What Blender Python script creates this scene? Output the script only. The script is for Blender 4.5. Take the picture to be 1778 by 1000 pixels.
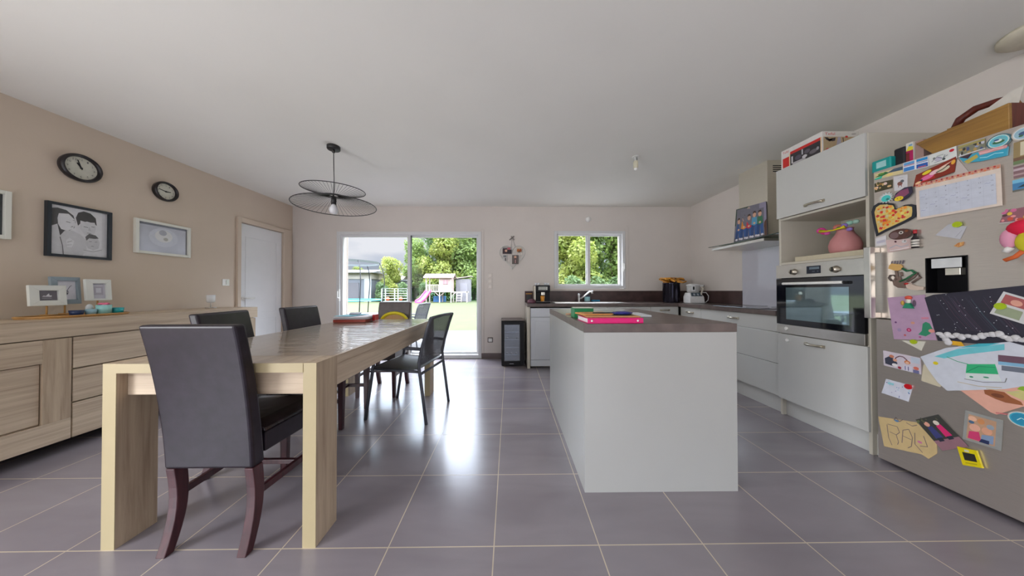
import bpy, bmesh, math, random
from mathutils import Vector, Matrix
R = math.radians
for o in list(bpy.data.objects): bpy.data.objects.remove(o)
S = bpy.context.scene
COL = S.collection

# ------------------------------------------------------------ camera
camd = bpy.data.cameras.new('camera'); cam = bpy.data.objects.new('camera', camd); COL.objects.link(cam)
camd.sensor_width = 36; camd.lens = 468.714 / 1778 * 36; camd.clip_start = .02; camd.clip_end = 400
cam.matrix_world = (Matrix.Translation((0, 0, 1.09328)) @ Matrix.Rotation(-0.0101243, 4, 'Z') @ Matrix.Rotation(0.00957354, 4, 'X')
                    @ Matrix.Rotation(0.00187591, 4, 'Y') @ Matrix.Rotation(math.pi / 2, 4, 'X'))
S.camera = cam
# ------------------------------------------------------------ world: pale cloudy sky
W = bpy.data.worlds.new('sky'); S.world = W; W.use_nodes = True
nt = W.node_tree; nt.nodes.clear(); N = nt.nodes.new; L = nt.links.new
tc = N('ShaderNodeTexCoord'); mp = N('ShaderNodeMapping'); mp.inputs['Scale'].default_value = (1, 1, 3.2); mp.inputs['Location'].default_value = (.35, .1, .2)
nz = N('ShaderNodeTexNoise'); nz.inputs['Scale'].default_value = 2.3; nz.inputs['Detail'].default_value = 6; nz.inputs['Roughness'].default_value = .5
rp = N('ShaderNodeValToRGB')
rp.color_ramp.elements[0].position = .36; rp.color_ramp.elements[0].color = (.30, .38, .46, 1)
rp.color_ramp.elements[1].position = .60; rp.color_ramp.elements[1].color = (.62, .62, .66, 1)
e = rp.color_ramp.elements.new(.48); e.color = (.43, .46, .54, 1)
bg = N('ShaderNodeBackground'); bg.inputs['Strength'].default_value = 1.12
wo = N('ShaderNodeOutputWorld')
L(tc.outputs['Generated'], mp.inputs[0]); L(mp.outputs[0], nz.inputs[0]); L(nz.outputs[0], rp.inputs[0])
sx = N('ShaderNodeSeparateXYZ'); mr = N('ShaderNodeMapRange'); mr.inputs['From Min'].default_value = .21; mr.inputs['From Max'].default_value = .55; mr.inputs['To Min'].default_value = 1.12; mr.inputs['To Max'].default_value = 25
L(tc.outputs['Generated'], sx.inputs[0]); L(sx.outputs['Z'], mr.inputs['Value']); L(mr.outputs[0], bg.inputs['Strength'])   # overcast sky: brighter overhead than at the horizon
L(rp.outputs[0], bg.inputs[0]); L(bg.outputs[0], wo.inputs[0])
# ------------------------------------------------------------ sun (soft, from the left of the garden, blocked by the house)
sd = bpy.data.lights.new('sun', 'SUN'); sd.energy = .7; sd.angle = R(12); sd.color = (1, .96, .86)
so = bpy.data.objects.new('sun', sd); COL.objects.link(so)
so.rotation_euler = Vector((.80, .0, -1.0)).to_track_quat('-Z', 'Y').to_euler()
# ------------------------------------------------------------ fill panels added out of view behind the camera to brighten the room
def area(name, loc, target, sx, sy, power, col=(1, .985, .96)):
    d = bpy.data.lights.new(name, 'AREA'); d.shape = 'RECTANGLE'; d.size = sx; d.size_y = sy; d.energy = power; d.color = col
    o = bpy.data.objects.new(name, d); COL.objects.link(o); o.location = loc
    o.rotation_euler = (Vector(target) - Vector(loc)).to_track_quat('-Z', 'Z').to_euler(); return o
area('rear_fill', (-2.0, -3.0, 1.15), (-2.0, 5, 1.15), 2.3, 2.0, 9, (.96, .98, 1))
area('rear_fill', (1.2, -3.0, 1.15), (1.2, 5, 1.15), 2.3, 2.0, 9, (.96, .98, 1))
area('left_fill', (-3.46, -1.2, 1.27), (5, -1.2, 1.27), 1.7, 1.7, 112, (.96, .98, 1))  # unseen fill added on the left to brighten fridge, oven and island side
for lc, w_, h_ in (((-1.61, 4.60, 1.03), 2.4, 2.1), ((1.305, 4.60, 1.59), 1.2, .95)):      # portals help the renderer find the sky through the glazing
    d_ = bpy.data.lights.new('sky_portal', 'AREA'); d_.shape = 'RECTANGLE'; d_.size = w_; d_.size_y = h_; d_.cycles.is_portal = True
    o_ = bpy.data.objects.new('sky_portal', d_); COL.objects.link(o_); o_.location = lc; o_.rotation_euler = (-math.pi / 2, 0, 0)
# ------------------------------------------------------------ exposure
S.view_settings.view_transform = 'Standard'; S.view_settings.look = 'None'
S.view_settings.exposure = 0.32; S.view_settings.gamma = 1; S.view_settings.use_curve_mapping = False

XL, XR, YB, H, YR = -3.475, 2.957, 4.358, 2.4535, -3.05

# ============================================================ materials
def lin(c): return tuple((v / 255 / 12.92 if v / 255 <= .04045 else ((v / 255 + .055) / 1.055) ** 2.4) for v in c)
MC = {}
def newmat(name):
    m = bpy.data.materials.new(name); m.use_nodes = True; t = m.node_tree
    return m, t, t.nodes['Principled BSDF']
def mat(name, col, rough=.5, metal=0, scale=8, amt=.08, coat=0, coords='Object', stretch=(1, 1, 1), bump=0, spec=.5, alpha=1, trans=0):
    """principled with a procedural colour variation"""
    if name in MC: return MC[name]
    m, t, b = newmat(name); N = t.nodes.new; L = t.links.new
    c = lin(col)
    tc = N('ShaderNodeTexCoord'); mp = N('ShaderNodeMapping'); mp.inputs['Scale'].default_value = stretch
    nz = N('ShaderNodeTexNoise'); nz.inputs['Scale'].default_value = scale; nz.inputs['Detail'].default_value = 5
    rp = N('ShaderNodeValToRGB'); rp.color_ramp.elements[0].position = .3; rp.color_ramp.elements[1].position = .7
    rp.color_ramp.elements[0].color = tuple(v * (1 - amt) for v in c) + (1,)
    rp.color_ramp.elements[1].color = tuple(min(1, v * (1 + amt)) for v in c) + (1,)
    L(tc.outputs[coords], mp.inputs[0]); L(mp.outputs[0], nz.inputs[0]); L(nz.outputs[0], rp.inputs[0]); L(rp.outputs[0], b.inputs['Base Color'])
    b.inputs['Roughness'].default_value = rough; b.inputs['Metallic'].default_value = metal
    b.inputs['Specular IOR Level'].default_value = spec
    if coat: b.inputs['Coat Weight'].default_value = coat; b.inputs['Coat Roughness'].default_value = .08
    if trans: b.inputs['Transmission Weight'].default_value = trans
    if bump:
        bp = N('ShaderNodeBump'); bp.inputs['Strength'].default_value = bump; bp.inputs['Distance'].default_value = .002
        L(nz.outputs[0], bp.inputs['Height']); L(bp.outputs[0], b.inputs['Normal'])
    MC[name] = m; return m
def wood(name, c1, c2, c3, axis='Y', rough=.5, fine=34, coat=0):
    if name in MC: return MC[name]
    m, t, b = newmat(name); N = t.nodes.new; L = t.links.new
    tc = N('ShaderNodeTexCoord'); mp = N('ShaderNodeMapping')
    sc = {'X': (1.3, fine, fine), 'Y': (fine, 1.3, fine), 'Z': (fine, fine, 1.3)}[axis]
    mp.inputs['Scale'].default_value = sc
    n1 = N('ShaderNodeTexNoise'); n1.inputs['Scale'].default_value = 1; n1.inputs['Detail'].default_value = 8; n1.inputs['Roughness'].default_value = .65; n1.inputs['Distortion'].default_value = .6
    mp2 = N('ShaderNodeMapping'); mp2.inputs['Scale'].default_value = tuple(v / 6 if v > 2 else v * .8 for v in sc)
    n2 = N('ShaderNodeTexNoise'); n2.inputs['Scale'].default_value = 1; n2.inputs['Detail'].default_value = 3; n2.inputs['Distortion'].default_value = 1.2
    r1 = N('ShaderNodeValToRGB'); E = r1.color_ramp.elements
    E[0].position = .32; E[0].color = lin(c3) + (1,); E[1].position = .66; E[1].color = lin(c1) + (1,); q = E.new(.48); q.color = lin(c2) + (1,)
    mx = N('ShaderNodeMixRGB'); mx.blend_type = 'MULTIPLY'; mx.inputs[0].default_value = .5
    r2 = N('ShaderNodeValToRGB'); r2.color_ramp.elements[0].position = .3; r2.color_ramp.elements[0].color = (.74, .71, .68, 1); r2.color_ramp.elements[1].position = .62; r2.color_ramp.elements[1].color = (1, 1, 1, 1)
    L(tc.outputs['Object'], mp.inputs[0]); L(tc.outputs['Object'], mp2.inputs[0]); L(mp.outputs[0], n1.inputs[0]); L(mp2.outputs[0], n2.inputs[0])
    L(n1.outputs[0], r1.inputs[0]); L(n2.outputs[0], r2.inputs[0]); L(r1.outputs[0], mx.inputs[1]); L(r2.outputs[0], mx.inputs[2]); L(mx.outputs[0], b.inputs['Base Color'])
    b.inputs['Roughness'].default_value = rough
    if coat: b.inputs['Coat Weight'].default_value = coat; b.inputs['Coat Roughness'].default_value = .06
    bp = N('ShaderNodeBump'); bp.inputs['Strength'].default_value = .15; bp.inputs['Distance'].default_value = .001; L(n1.outputs[0], bp.inputs['Height']); L(bp.outputs[0], b.inputs['Normal'])
    MC[name] = m; return m
def glassmat(name, tint=(1, 1, 1), refl=.08, rough=0.0, wavy=0):
    if name in MC: return MC[name]
    m = bpy.data.materials.new(name); m.use_nodes = True; t = m.node_tree; t.nodes.clear(); N = t.nodes.new; L = t.links.new
    tr = N('ShaderNodeBsdfTransparent'); tr.inputs[0].default_value = tint + (1,)
    gl = N('ShaderNodeBsdfGlossy'); gl.inputs['Roughness'].default_value = rough
    fr = N('ShaderNodeFresnel'); fr.inputs[0].default_value = 1.45
    if wavy:
        tcw = N('ShaderNodeTexCoord'); mpw = N('ShaderNodeMapping'); mpw.inputs['Scale'].default_value = (3, 14, 1); nw = N('ShaderNodeTexNoise'); nw.inputs['Scale'].default_value = 1.2; nw.inputs['Detail'].default_value = 2
        bw_ = N('ShaderNodeBump'); bw_.inputs['Strength'].default_value = .6; bw_.inputs['Distance'].default_value = .01; L(tcw.outputs['Object'], mpw.inputs[0]); L(mpw.outputs[0], nw.inputs[0]); L(nw.outputs[0], bw_.inputs['Height']); L(bw_.outputs[0], gl.inputs['Normal'])
    mul = N('ShaderNodeMath'); mul.operation = 'MULTIPLY'; mul.inputs[1].default_value = refl / .04
    mx = N('ShaderNodeMixShader'); out = N('ShaderNodeOutputMaterial')
    ge = N('ShaderNodeNewGeometry'); sb_ = N('ShaderNodeMath'); sb_.operation = 'SUBTRACT'; sb_.inputs[0].default_value = 1; L(ge.outputs['Backfacing'], sb_.inputs[1])
    m2 = N('ShaderNodeMath'); m2.operation = 'MULTIPLY'; L(fr.outputs[0], mul.inputs[0]); mul.use_clamp = True; L(mul.outputs[0], m2.inputs[0]); L(sb_.outputs[0], m2.inputs[1]); L(m2.outputs[0], mx.inputs[0]); L(tr.outputs[0], mx.inputs[1]); L(gl.outputs[0], mx.inputs[2]); L(mx.outputs[0], out.inputs[0])
    MC[name] = m; return m
def cm(r, g, b, rough=.6):
    """plain coloured paper, paint or plastic"""
    return mat('colour_%d_%d_%d_%d' % (r, g, b, int(rough * 100)), (r, g, b), rough, scale=30, amt=.05)

def tilemat():
    m, t, b = newmat('floor_tile'); N = t.nodes.new; L = t.links.new
    ge = N('ShaderNodeNewGeometry'); mp = N('ShaderNodeMapping'); mp.inputs['Location'].default_value = (.0674 + .45 * 20, -.7154 + .45 * 20, 0)
    br = N('ShaderNodeTexBrick'); br.offset = 0; br.squash = 1
    br.inputs['Scale'].default_value = 1; br.inputs['Brick Width'].default_value = .45; br.inputs['Row Height'].default_value = .45
    br.inputs['Mortar Size'].default_value = .0026; br.inputs['Mortar Smooth'].default_value = .1; br.inputs['Bias'].default_value = 0
    br.inputs['Color1'].default_value = lin((144, 138, 143)) + (1,); br.inputs['Color2'].default_value = lin((138, 132, 138)) + (1,)
    br.inputs['Mortar'].default_value = lin((205, 192, 170)) + (1,)
    mp2 = N('ShaderNodeMapping'); mp2.inputs['Scale'].default_value = (.9, 3.2, 1); mp2.inputs['Rotation'].default_value = (0, 0, .6)
    nz = N('ShaderNodeTexNoise'); nz.inputs['Scale'].default_value = 1.5; nz.inputs['Detail'].default_value = 4; nz.inputs['Roughness'].default_value = .5; nz.inputs['Distortion'].default_value = .4
    rp = N('ShaderNodeValToRGB'); rp.color_ramp.elements[0].position = .2; rp.color_ramp.elements[0].color = (.68, .66, .67, 1); rp.color_ramp.elements[1].position = .8; rp.color_ramp.elements[1].color = (1.0, .985, .98, 1)
    mx = N('ShaderNodeMixRGB'); mx.blend_type = 'MULTIPLY'; mx.inputs[0].default_value = 1
    L(ge.outputs['Position'], mp.inputs[0]); L(mp.outputs[0], br.inputs[0]); L(ge.outputs['Position'], mp2.inputs[0]); L(mp2.outputs[0], nz.inputs[0])
    L(nz.outputs[0], rp.inputs[0]); b.inputs['Specular IOR Level'].default_value = 1.0; L(br.outputs['Color'], mx.inputs[1]); L(rp.outputs[0], mx.inputs[2]); L(mx.outputs[0], b.inputs['Base Color'])
    mr = N('ShaderNodeMapRange'); mr.inputs['To Min'].default_value = .215; mr.inputs['To Max'].default_value = .235; L(nz.outputs[0], mr.inputs[0]); L(mr.outputs[0], b.inputs['Roughness'])
    bp = N('ShaderNodeBump'); bp.invert = True; bp.inputs['Strength'].default_value = .5; bp.inputs['Distance'].default_value = .002; L(br.outputs['Fac'], bp.inputs['Height']); L(bp.outputs[0], b.inputs['Normal'])
    return m

M = dict(
    ceil=mat('ceiling_paint', (232, 230, 223), .9, amt=.015, scale=2),
    wall=mat('wall_paint', (214, 206, 199), .85, amt=.02, scale=3),
    wallL=mat('beige_wall_paint', (205, 189, 171), .85, amt=.02, scale=3),
    rev=mat('outer_render', (170, 158, 146), .9, amt=.05, scale=40),
    plinth=mat('skirting_tile', (112, 98, 96), .4, amt=.12, scale=6),
    alu=mat('white_frame_paint', (214, 214, 214), .4, amt=.02),
    aluD=mat('dark_gasket', (70, 70, 74), .6),
    white=mat('white_plastic', (235, 234, 230), .35, amt=.02),
    lacq=mat('gloss_white_lacquer', (196, 196, 192), .16, amt=.01, coat=.6),
    carc=mat('cream_carcass', (196, 190, 176), .4, amt=.02),
    island=mat('island_panel', (170, 170, 167), .25, amt=.015, scale=3),
    top=mat('brown_stone_laminate', (96, 84, 80), .28, amt=.22, scale=14, bump=.1),
    splash=mat('brown_splashback', (74, 56, 54), .32, amt=.3, scale=9),
    steel=mat('brushed_steel', (226, 220, 206), .3, .75, amt=.05, scale=20, stretch=(1, 1, 40)),
    steelL=mat('pale_steel', (208, 204, 198), .3, .95, amt=.04, scale=20),
    fridge=mat('fridge_steel', (212, 203, 194), .34, .8, amt=.05, scale=14, stretch=(1, 1, 30)),
    chrome=mat('chrome', (220, 220, 222), .12, 1, amt=.02),
    pewter=mat('satin_nickel', (190, 182, 166), .28, 1, amt=.1, scale=40),
    black=mat('black_plastic', (16, 15, 19), .4, amt=.2, spec=.3), recess=mat('dispenser_recess', (8, 8, 12), .5, amt=.2, spec=.2),
    blackg=mat('black_glass', (9, 10, 18), .04, amt=.1, coat=1),
    ovglass=mat('oven_window', (128, 150, 156), .03, .62, amt=.1, coat=1),
    pu=mat('faux_leather', (31, 23, 33), .36, spec=.35, amt=.35, scale=22, bump=.25),
    puS=mat('worn_seat_leather', (34, 26, 30), .22, amt=.5, scale=16, bump=.4),
    puB=mat('brown_faux_leather', (78, 68, 68), .4, amt=.15, scale=20, bump=.2),
    cleg=wood('mahogany_leg', (78, 36, 42), (62, 27, 34), (46, 20, 26), 'Z', .35),
    oakY=wood('pale_oak_y', (206, 188, 164), (192, 173, 150), (170, 150, 128), 'Y', .5),
    oakX=wood('pale_oak_x', (206, 188, 164), (192, 173, 150), (170, 150, 128), 'X', .5),
    oakZ=wood('pale_oak_z', (196, 177, 152), (180, 160, 136), (156, 135, 113), 'Z', .5),
    oakT=wood('table_top_oak', (204, 186, 162), (192, 173, 150), (172, 152, 130), 'Y', .3, coat=.3),
    edge=mat('oak_edge_band', (172, 157, 122), .45, amt=.05, scale=4, stretch=(1, 1, .3)),
    mtl=mat('anthracite_metal', (82, 84, 92), .4, .3, amt=.06),
    wire=mat('black_wire', (36, 34, 34), .45, amt=.1),
    paper=cm(226, 224, 226), dark=cm(30, 30, 34), ink=cm(66, 70, 92),
)
def textile():
    m = bpy.data.materials.new('sling_mesh'); m.use_nodes = True; t = m.node_tree; N = t.nodes.new; L = t.links.new
    b = t.nodes['Principled BSDF']; b.inputs['Base Color'].default_value = lin((74, 74, 82)) + (1,); b.inputs['Roughness'].default_value = .6
    tc = N('ShaderNodeTexCoord'); nz = N('ShaderNodeTexNoise'); nz.inputs['Scale'].default_value = 60
    rp = N('ShaderNodeMapRange'); rp.inputs['To Min'].default_value = .18; rp.inputs['To Max'].default_value = .36
    tr = N('ShaderNodeBsdfTransparent'); mx = N('ShaderNodeMixShader')
    L(tc.outputs['Object'], nz.inputs[0]); L(nz.outputs[0], rp.inputs[0]); L(rp.outputs[0], mx.inputs[0]); L(b.outputs[0], mx.inputs[1]); L(tr.outputs[0], mx.inputs[2])
    L(mx.outputs[0], t.nodes['Material Output'].inputs[0]); return m
M['sling'] = textile()
M['pane'] = glassmat('window_glass', (.97, .98, .98), .006)
M['hglass'] = glassmat('green_edge_glass', (.80, .92, .88), .14)
M['clearp'] = glassmat('clear_sheet', (.98, .98, .98), .04, .03)
M['cover'] = glassmat('wavy_clear_cover', (.98, .98, .98), .045, .05, 1)

# ============================================================ mesh builder
class MB:
    def __init__(s): s.bm = bmesh.new(); s.mats = []
    def mi(s, m):
        if m not in s.mats: s.mats.append(m)
        return s.mats.index(m)
    def face(s, pts, m):
        vs = [s.bm.verts.new(p) for p in pts]
        try: f = s.bm.faces.new(vs); f.material_index = s.mi(m); return f
        except ValueError: return None
    def box(s, x0, x1, y0, y1, z0, z1, m, mtx=None):
        P = [Vector((x, y, z)) for z in (z0, z1) for y in (y0, y1) for x in (x0, x1)]
        if mtx: P = [mtx @ p for p in P]
        v = [s.bm.verts.new(p) for p in P]; k = s.mi(m)
        for f in ((0, 2, 3, 1), (4, 5, 7, 6), (0, 1, 5, 4), (2, 6, 7, 3), (0, 4, 6, 2), (1, 3, 7, 5)):
            s.bm.faces.new([v[i] for i in f]).material_index = k
        return s
    def prism(s, poly, d, m, smooth=False):
        """poly: list of 3D points; d: extrusion vector"""
        d = Vector(d); a = [s.bm.verts.new(p) for p in poly]; b = [s.bm.verts.new(Vector(p) + d) for p in poly]; k = s.mi(m); n = len(a)
        s.bm.faces.new(a).material_index = k; s.bm.faces.new(b[::-1]).material_index = k
        for i in range(n):
            f = s.bm.faces.new((a[i], b[i], b[(i + 1) % n], a[(i + 1) % n])); f.material_index = k; f.smooth = smooth
        return s
    def loft(s, rings, m, cap=True, smooth=True, closed=True):
        k = s.mi(m); V = [[s.bm.verts.new(p) for p in r] for r in rings]; n = len(V[0])
        for a, b in zip(V, V[1:]):
            for i in range(n if closed else n - 1):
                f = s.bm.faces.new((a[i], a[(i + 1) % n], b[(i + 1) % n], b[i])); f.material_index = k; f.smooth = smooth
        if cap and closed:
            s.bm.faces.new(V[0][::-1]).material_index = k; s.bm.faces.new(V[-1]).material_index = k
        return s
    def tube(s, pts, r, m, n=8, closed=False, smooth=True):
        pts = [Vector(p) for p in pts]; rs = r if isinstance(r, (list, tuple)) else [r] * len(pts)
        rings = []; K = len(pts); up = None
        for i, p in enumerate(pts):
            if closed: t = pts[(i + 1) % K] - pts[i - 1]
            else: t = pts[min(i + 1, K - 1)] - pts[max(i - 1, 0)]
            t.normalize()
            if up is None: up = Vector((0, 0, 1)) if abs(t.z) < .9 else Vector((1, 0, 0))
            a = t.cross(up).normalized(); up = a.cross(t).normalized()
            rings.append([p + (a * math.cos(2 * math.pi * j / n) + up * math.sin(2 * math.pi * j / n)) * rs[i] for j in range(n)])
        if closed: rings.append(rings[0]); s.loft(rings, m, cap=False, smooth=smooth)
        else: s.loft(rings, m, smooth=smooth)
        return s
    def lathe(s, prof, m, c=(0, 0, 0), n=28, axis='Z', smooth=True, cap=True):
        rings = []
        for r, h in prof:
            ring = []
            for j in range(n):
                a = 2 * math.pi * j / n; u, v = r * math.cos(a), r * math.sin(a)
                p = {'Z': (u, v, h), 'X': (h, u, v), 'Y': (u, h, v)}[axis]
                ring.append(Vector(c) + Vector(p))
            rings.append(ring)
        return s.loft(rings, m, cap=cap, smooth=smooth)
    def ball(s, c, r, m, n=14, k=8):
        rr = r if isinstance(r, (list, tuple)) else (r, r, r); c = Vector(c)
        rings = []
        for i in range(k + 1):
            t = math.pi * (i + .02) / (k + .04); rings.append([c + Vector((rr[0] * math.sin(t) * math.cos(2 * math.pi * j / n), rr[1] * math.sin(t) * math.sin(2 * math.pi * j / n), -rr[2] * math.cos(t))) for j in range(n)])
        return s.loft(rings, m)
    def build(s, name, parent=None, bevel=0, seg=2, label=None):
        bmesh.ops.recalc_face_normals(s.bm, faces=s.bm.faces)
        me = bpy.data.meshes.new(name); s.bm.to_mesh(me); s.bm.free()
        for m in s.mats: me.materials.append(m)
        o = bpy.data.objects.new(name, me); COL.objects.link(o)
        if parent: o.parent = parent
        if bevel:
            b = o.modifiers.new('bevel', 'BEVEL'); b.width = bevel; b.segments = seg; b.limit_method = 'ANGLE'; b.angle_limit = R(40)
        if label: o['label'] = label
        return o
def tag(o, label, cat, group=None, kind=None):
    o['label'] = label; o['category'] = cat
    if group: o['group'] = group
    if kind: o['kind'] = kind
    return o
def struct(o): o['kind'] = 'structure'; return o
def thing(name, label, cat, loc=(0, 0, 0), rz=0, group=None):
    o = bpy.data.objects.new(name, None); COL.objects.link(o); o.location = loc; o.rotation_euler = (0, 0, rz); o.empty_display_size = .05
    return tag(o, label, cat, group)
def dup(root, loc, rz, label, sc=1):
    def cp(o, par):
        c = o.copy(); COL.objects.link(c)
        if par: c.parent = par
        for ch in list(o.children): cp(ch, c)
        return c
    r = cp(root, None); r.location = loc; r.rotation_euler = (0, 0, rz); r.scale = (sc, sc, sc); r['label'] = label; return r
def boxobj(name, a, m, parent=None, bevel=.002): return MB().box(*a, m).build(name, parent, bevel)

# ------------------------------------------------------------ flat printed or drawn items
FONT = {}
def glyphs(txt):
    if txt in FONT: return FONT[txt]
    cu = bpy.data.curves.new('t', 'FONT'); cu.body = txt; cu.resolution_u = 2
    o = bpy.data.objects.new('t', cu); COL.objects.link(o); bpy.context.view_layer.update()
    me = bpy.data.meshes.new_from_object(o.evaluated_get(bpy.context.evaluated_depsgraph_get()))
    vs = [v.co.copy() for v in me.vertices]; fs = [list(p.vertices) for p in me.polygons]
    bpy.data.objects.remove(o); bpy.data.curves.remove(cu); bpy.data.meshes.remove(me)
    x0 = min(v.x for v in vs); x1 = max(v.x for v in vs); y0 = min(v.y for v in vs); y1 = max(v.y for v in vs)
    FONT[txt] = ([((v.x - x0) / (x1 - x0), (v.y - y0) / (y1 - y0)) for v in vs], fs); return FONT[txt]
def decorate(mb, f, nrm, decor, off0):
    """f(u,v)->3D; each decor entry is a printed patch"""
    nrm = Vector(nrm)
    for k, d in enumerate(decor):
        h = nrm * (off0 + .00006 * (k + 1)); q = d[0]; m = d[-1]
        if q == 'e':
            _, u, v, ru, rv = d[:5]; pts = [f(u + ru * math.cos(a * math.pi / 8), v + rv * math.sin(a * math.pi / 8)) + h for a in range(16)]; mb.face(pts, m)
        elif q == 'r':
            _, a, b, c, e_ = d[:5]; mb.face([f(a, b) + h, f(c, b) + h, f(c, e_) + h, f(a, e_) + h], m)
        elif q == 'p': mb.face([f(u, v) + h for u, v in d[1]], m)
        elif q == 'l':
            pts = d[1]; w = d[2]
            for (a, b), (c, e_) in zip(pts, pts[1:]):
                A = f(a, b); B = f(c, e_); t = (B - A)
                if t.length < 1e-6: continue
                s_ = t.normalized().cross(nrm) * w / 2; mb.face([A - s_ + h, B - s_ + h, B + s_ + h, A + s_ + h], m)
        elif q == 't':
            _, txt, a, b, c, e_ = d[:6]; vs, fs = glyphs(txt); vv = [f(a + (c - a) * x, b + (e_ - b) * y) + h for x, y in vs]
            V = [mb.bm.verts.new(p) for p in vv]; mi = mb.mi(m)
            for F in fs:
                try: mb.bm.faces.new([V[i] for i in F]).material_index = mi
                except ValueError: pass
def bil(c):
    c = [Vector(p) for p in c]
    return lambda u, v: (c[0] * (1 - u) + c[1] * u) * (1 - v) + (c[3] * (1 - u) + c[2] * u) * v
def card(name, corners, nrm, base, decor=(), thick=.001, parent=None, outline=None):
    """corners BL, BR, TR, TL (3D) of the back face; outline: optional polygon"""
    mb = MB(); nrm = Vector(nrm); mb.prism(outline or corners, nrm * thick, base); decorate(mb, bil(corners), nrm, decor, thick)
    bm = mb.bm; me = bpy.data.meshes.new(name); 
    n0 = len((outline or corners)) + 2
    bm.faces.ensure_lookup_table(); bmesh.ops.recalc_face_normals(bm, faces=bm.faces[:n0])
    bm.to_mesh(me); bm.free()
    for m in mb.mats: me.materials.append(m)
    o = bpy.data.objects.new(name, me); COL.objects.link(o)
    if parent: o.parent = parent
    return o

# ============================================================ setting
def wallbox(name, boxes, m):
    mb = MB()
    for b in boxes: mb.box(*b, m)
    return struct(mb.build(name))
struct(MB().box(XL - .2, XR + .2, YR - .2, YB + .26, -.12, 0, tilemat()).build('floor'))
struct(MB().box(XL - .2, XR + .2, YR - .2, YB + .26, H, H + .2, M['ceil']).build('ceiling'))
# patio opening and kitchen window opening in the back wall
PX0, PX1, PZ1 = -2.768, -.449, 2.047
KX0, KX1, KZ0, KZ1 = .727, 1.884, 1.122, 2.058
T = .26
bw = []
def wb(x0, x1, z0, z1): bw.append((x0, x1, YB, YB + T, z0, z1))
wb(XL - .2, PX0, 0, H); wb(PX0, PX1, PZ1, H); wb(PX1, KX0, 0, H); wb(KX0, KX1, 0, KZ0); wb(KX0, KX1, KZ1, H); wb(KX1, XR + .2, 0, H)
wallbox('wall_back', bw, M['wall'])
# left wall: interior door opening y 3.49..4.19, window-size opening behind the camera
DY0, DY1, DZ1 = 3.505, 4.165, 1.985
wallbox('wall_left', [(XL - .2, XL, YR, -2.1, 0, H), (XL - .2, XL, -.3, DY0, 0, H), (XL - .2, XL, DY0, DY1, DZ1, H), (XL - .2, XL, DY1, YB, 0, H),
                      (XL - .2, XL, -2.1, -.3, 0, .4), (XL - .2, XL, -2.1, -.3, 2.15, H), (XL - .2, XL - .1, DY0, DY1, 0, DZ1)], M['wallL'])
wallbox('wall_right', [(XR, XR + .2, YR, YB, 0, H)], M['wall'])
wallbox('wall_rear', [(XL - .2, -3.2, YR - .2, YR, 0, H), (-.8, 0, YR - .2, YR, 0, H), (2.4, XR + .2, YR - .2, YR, 0, H), (-3.2, -.8, YR - .2, YR, 2.2, H), (0, 2.4, YR - .2, YR, 2.2, H)], M['wall'])
# baseboards
struct(boxobj('baseboard_back', (PX1, KX0 - .35, YB - .012, YB, 0, .088), M['plinth']))
struct(boxobj('baseboard_back', (XL, PX0, YB - .012, YB, 0, .088), M['plinth']))
struct(boxobj('baseboard_left', (XL, XL + .012, 1.0, 3.46, 0, .088), M['plinth']))

# --- patio sliding door: outer frame, two sashes
def frame_rect(mb, x0, x1, z0, z1, y0, y1, w, m, wb_=None):
    wb_ = wb_ or w
    mb.box(x0, x0 + w, y0, y1, z0, z1, m); mb.box(x1 - w, x1, y0, y1, z0, z1, m)
    mb.box(x0 + w, x1 - w, y0, y1, z1 - w, z1, m); mb.box(x0 + w, x1 - w, y0, y1, z0, z0 + wb_, m)
pd = thing('door_1', 'white aluminium sliding patio door', 'door'); del pd['label'], pd['category']; pd['kind'] = 'structure'
f = MB(); frame_rect(f, PX0 + .002, PX1 - .002, .004, PZ1 - .002, YB - .012, YB + .055, .05, M['alu'], .06); f.build('door_frame', pd, .003)
s1 = MB(); frame_rect(s1, PX0 + .03, -1.59, .03, PZ1 - .03, YB + .018, YB + .052, .055, M['alu'], .07); s1.box(-1.594, -1.586, YB + .012, YB + .06, .09, PZ1 - .06, M['aluD']); s1.box(PX0 + .02, PX0 + .031, YB - .003, YB + .02, .08, PZ1 - .05, M['aluD'])
sa = s1.build('sash', pd, .003)
MB().box(PX0 + .08, -1.64, YB + .03, YB + .038, .10, PZ1 - .085, M['pane']).build('glass_pane', sa)
s2 = MB(); frame_rect(s2, -1.66, PX1 - .03, .03, PZ1 - .03, YB + .058, YB + .09, .055, M['alu'], .07); sb = s2.build('sash', pd, .003)
MB().box(-1.61, PX1 - .08, YB + .07, YB + .078, .10, PZ1 - .085, M['pane']).build('glass_pane', sb)
h = MB(); h.box(PX0 + .03, PX0 + .055, YB - .02, YB + .017, .93, 1.12, M['white']); h.tube([(PX0 + .042, YB - .02, .98), (PX0 + .042, YB - .05, .985), (PX0 + .042, YB - .05, 1.09)], .010, M['white'], 8); h.build('handle', sa, .003)
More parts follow.
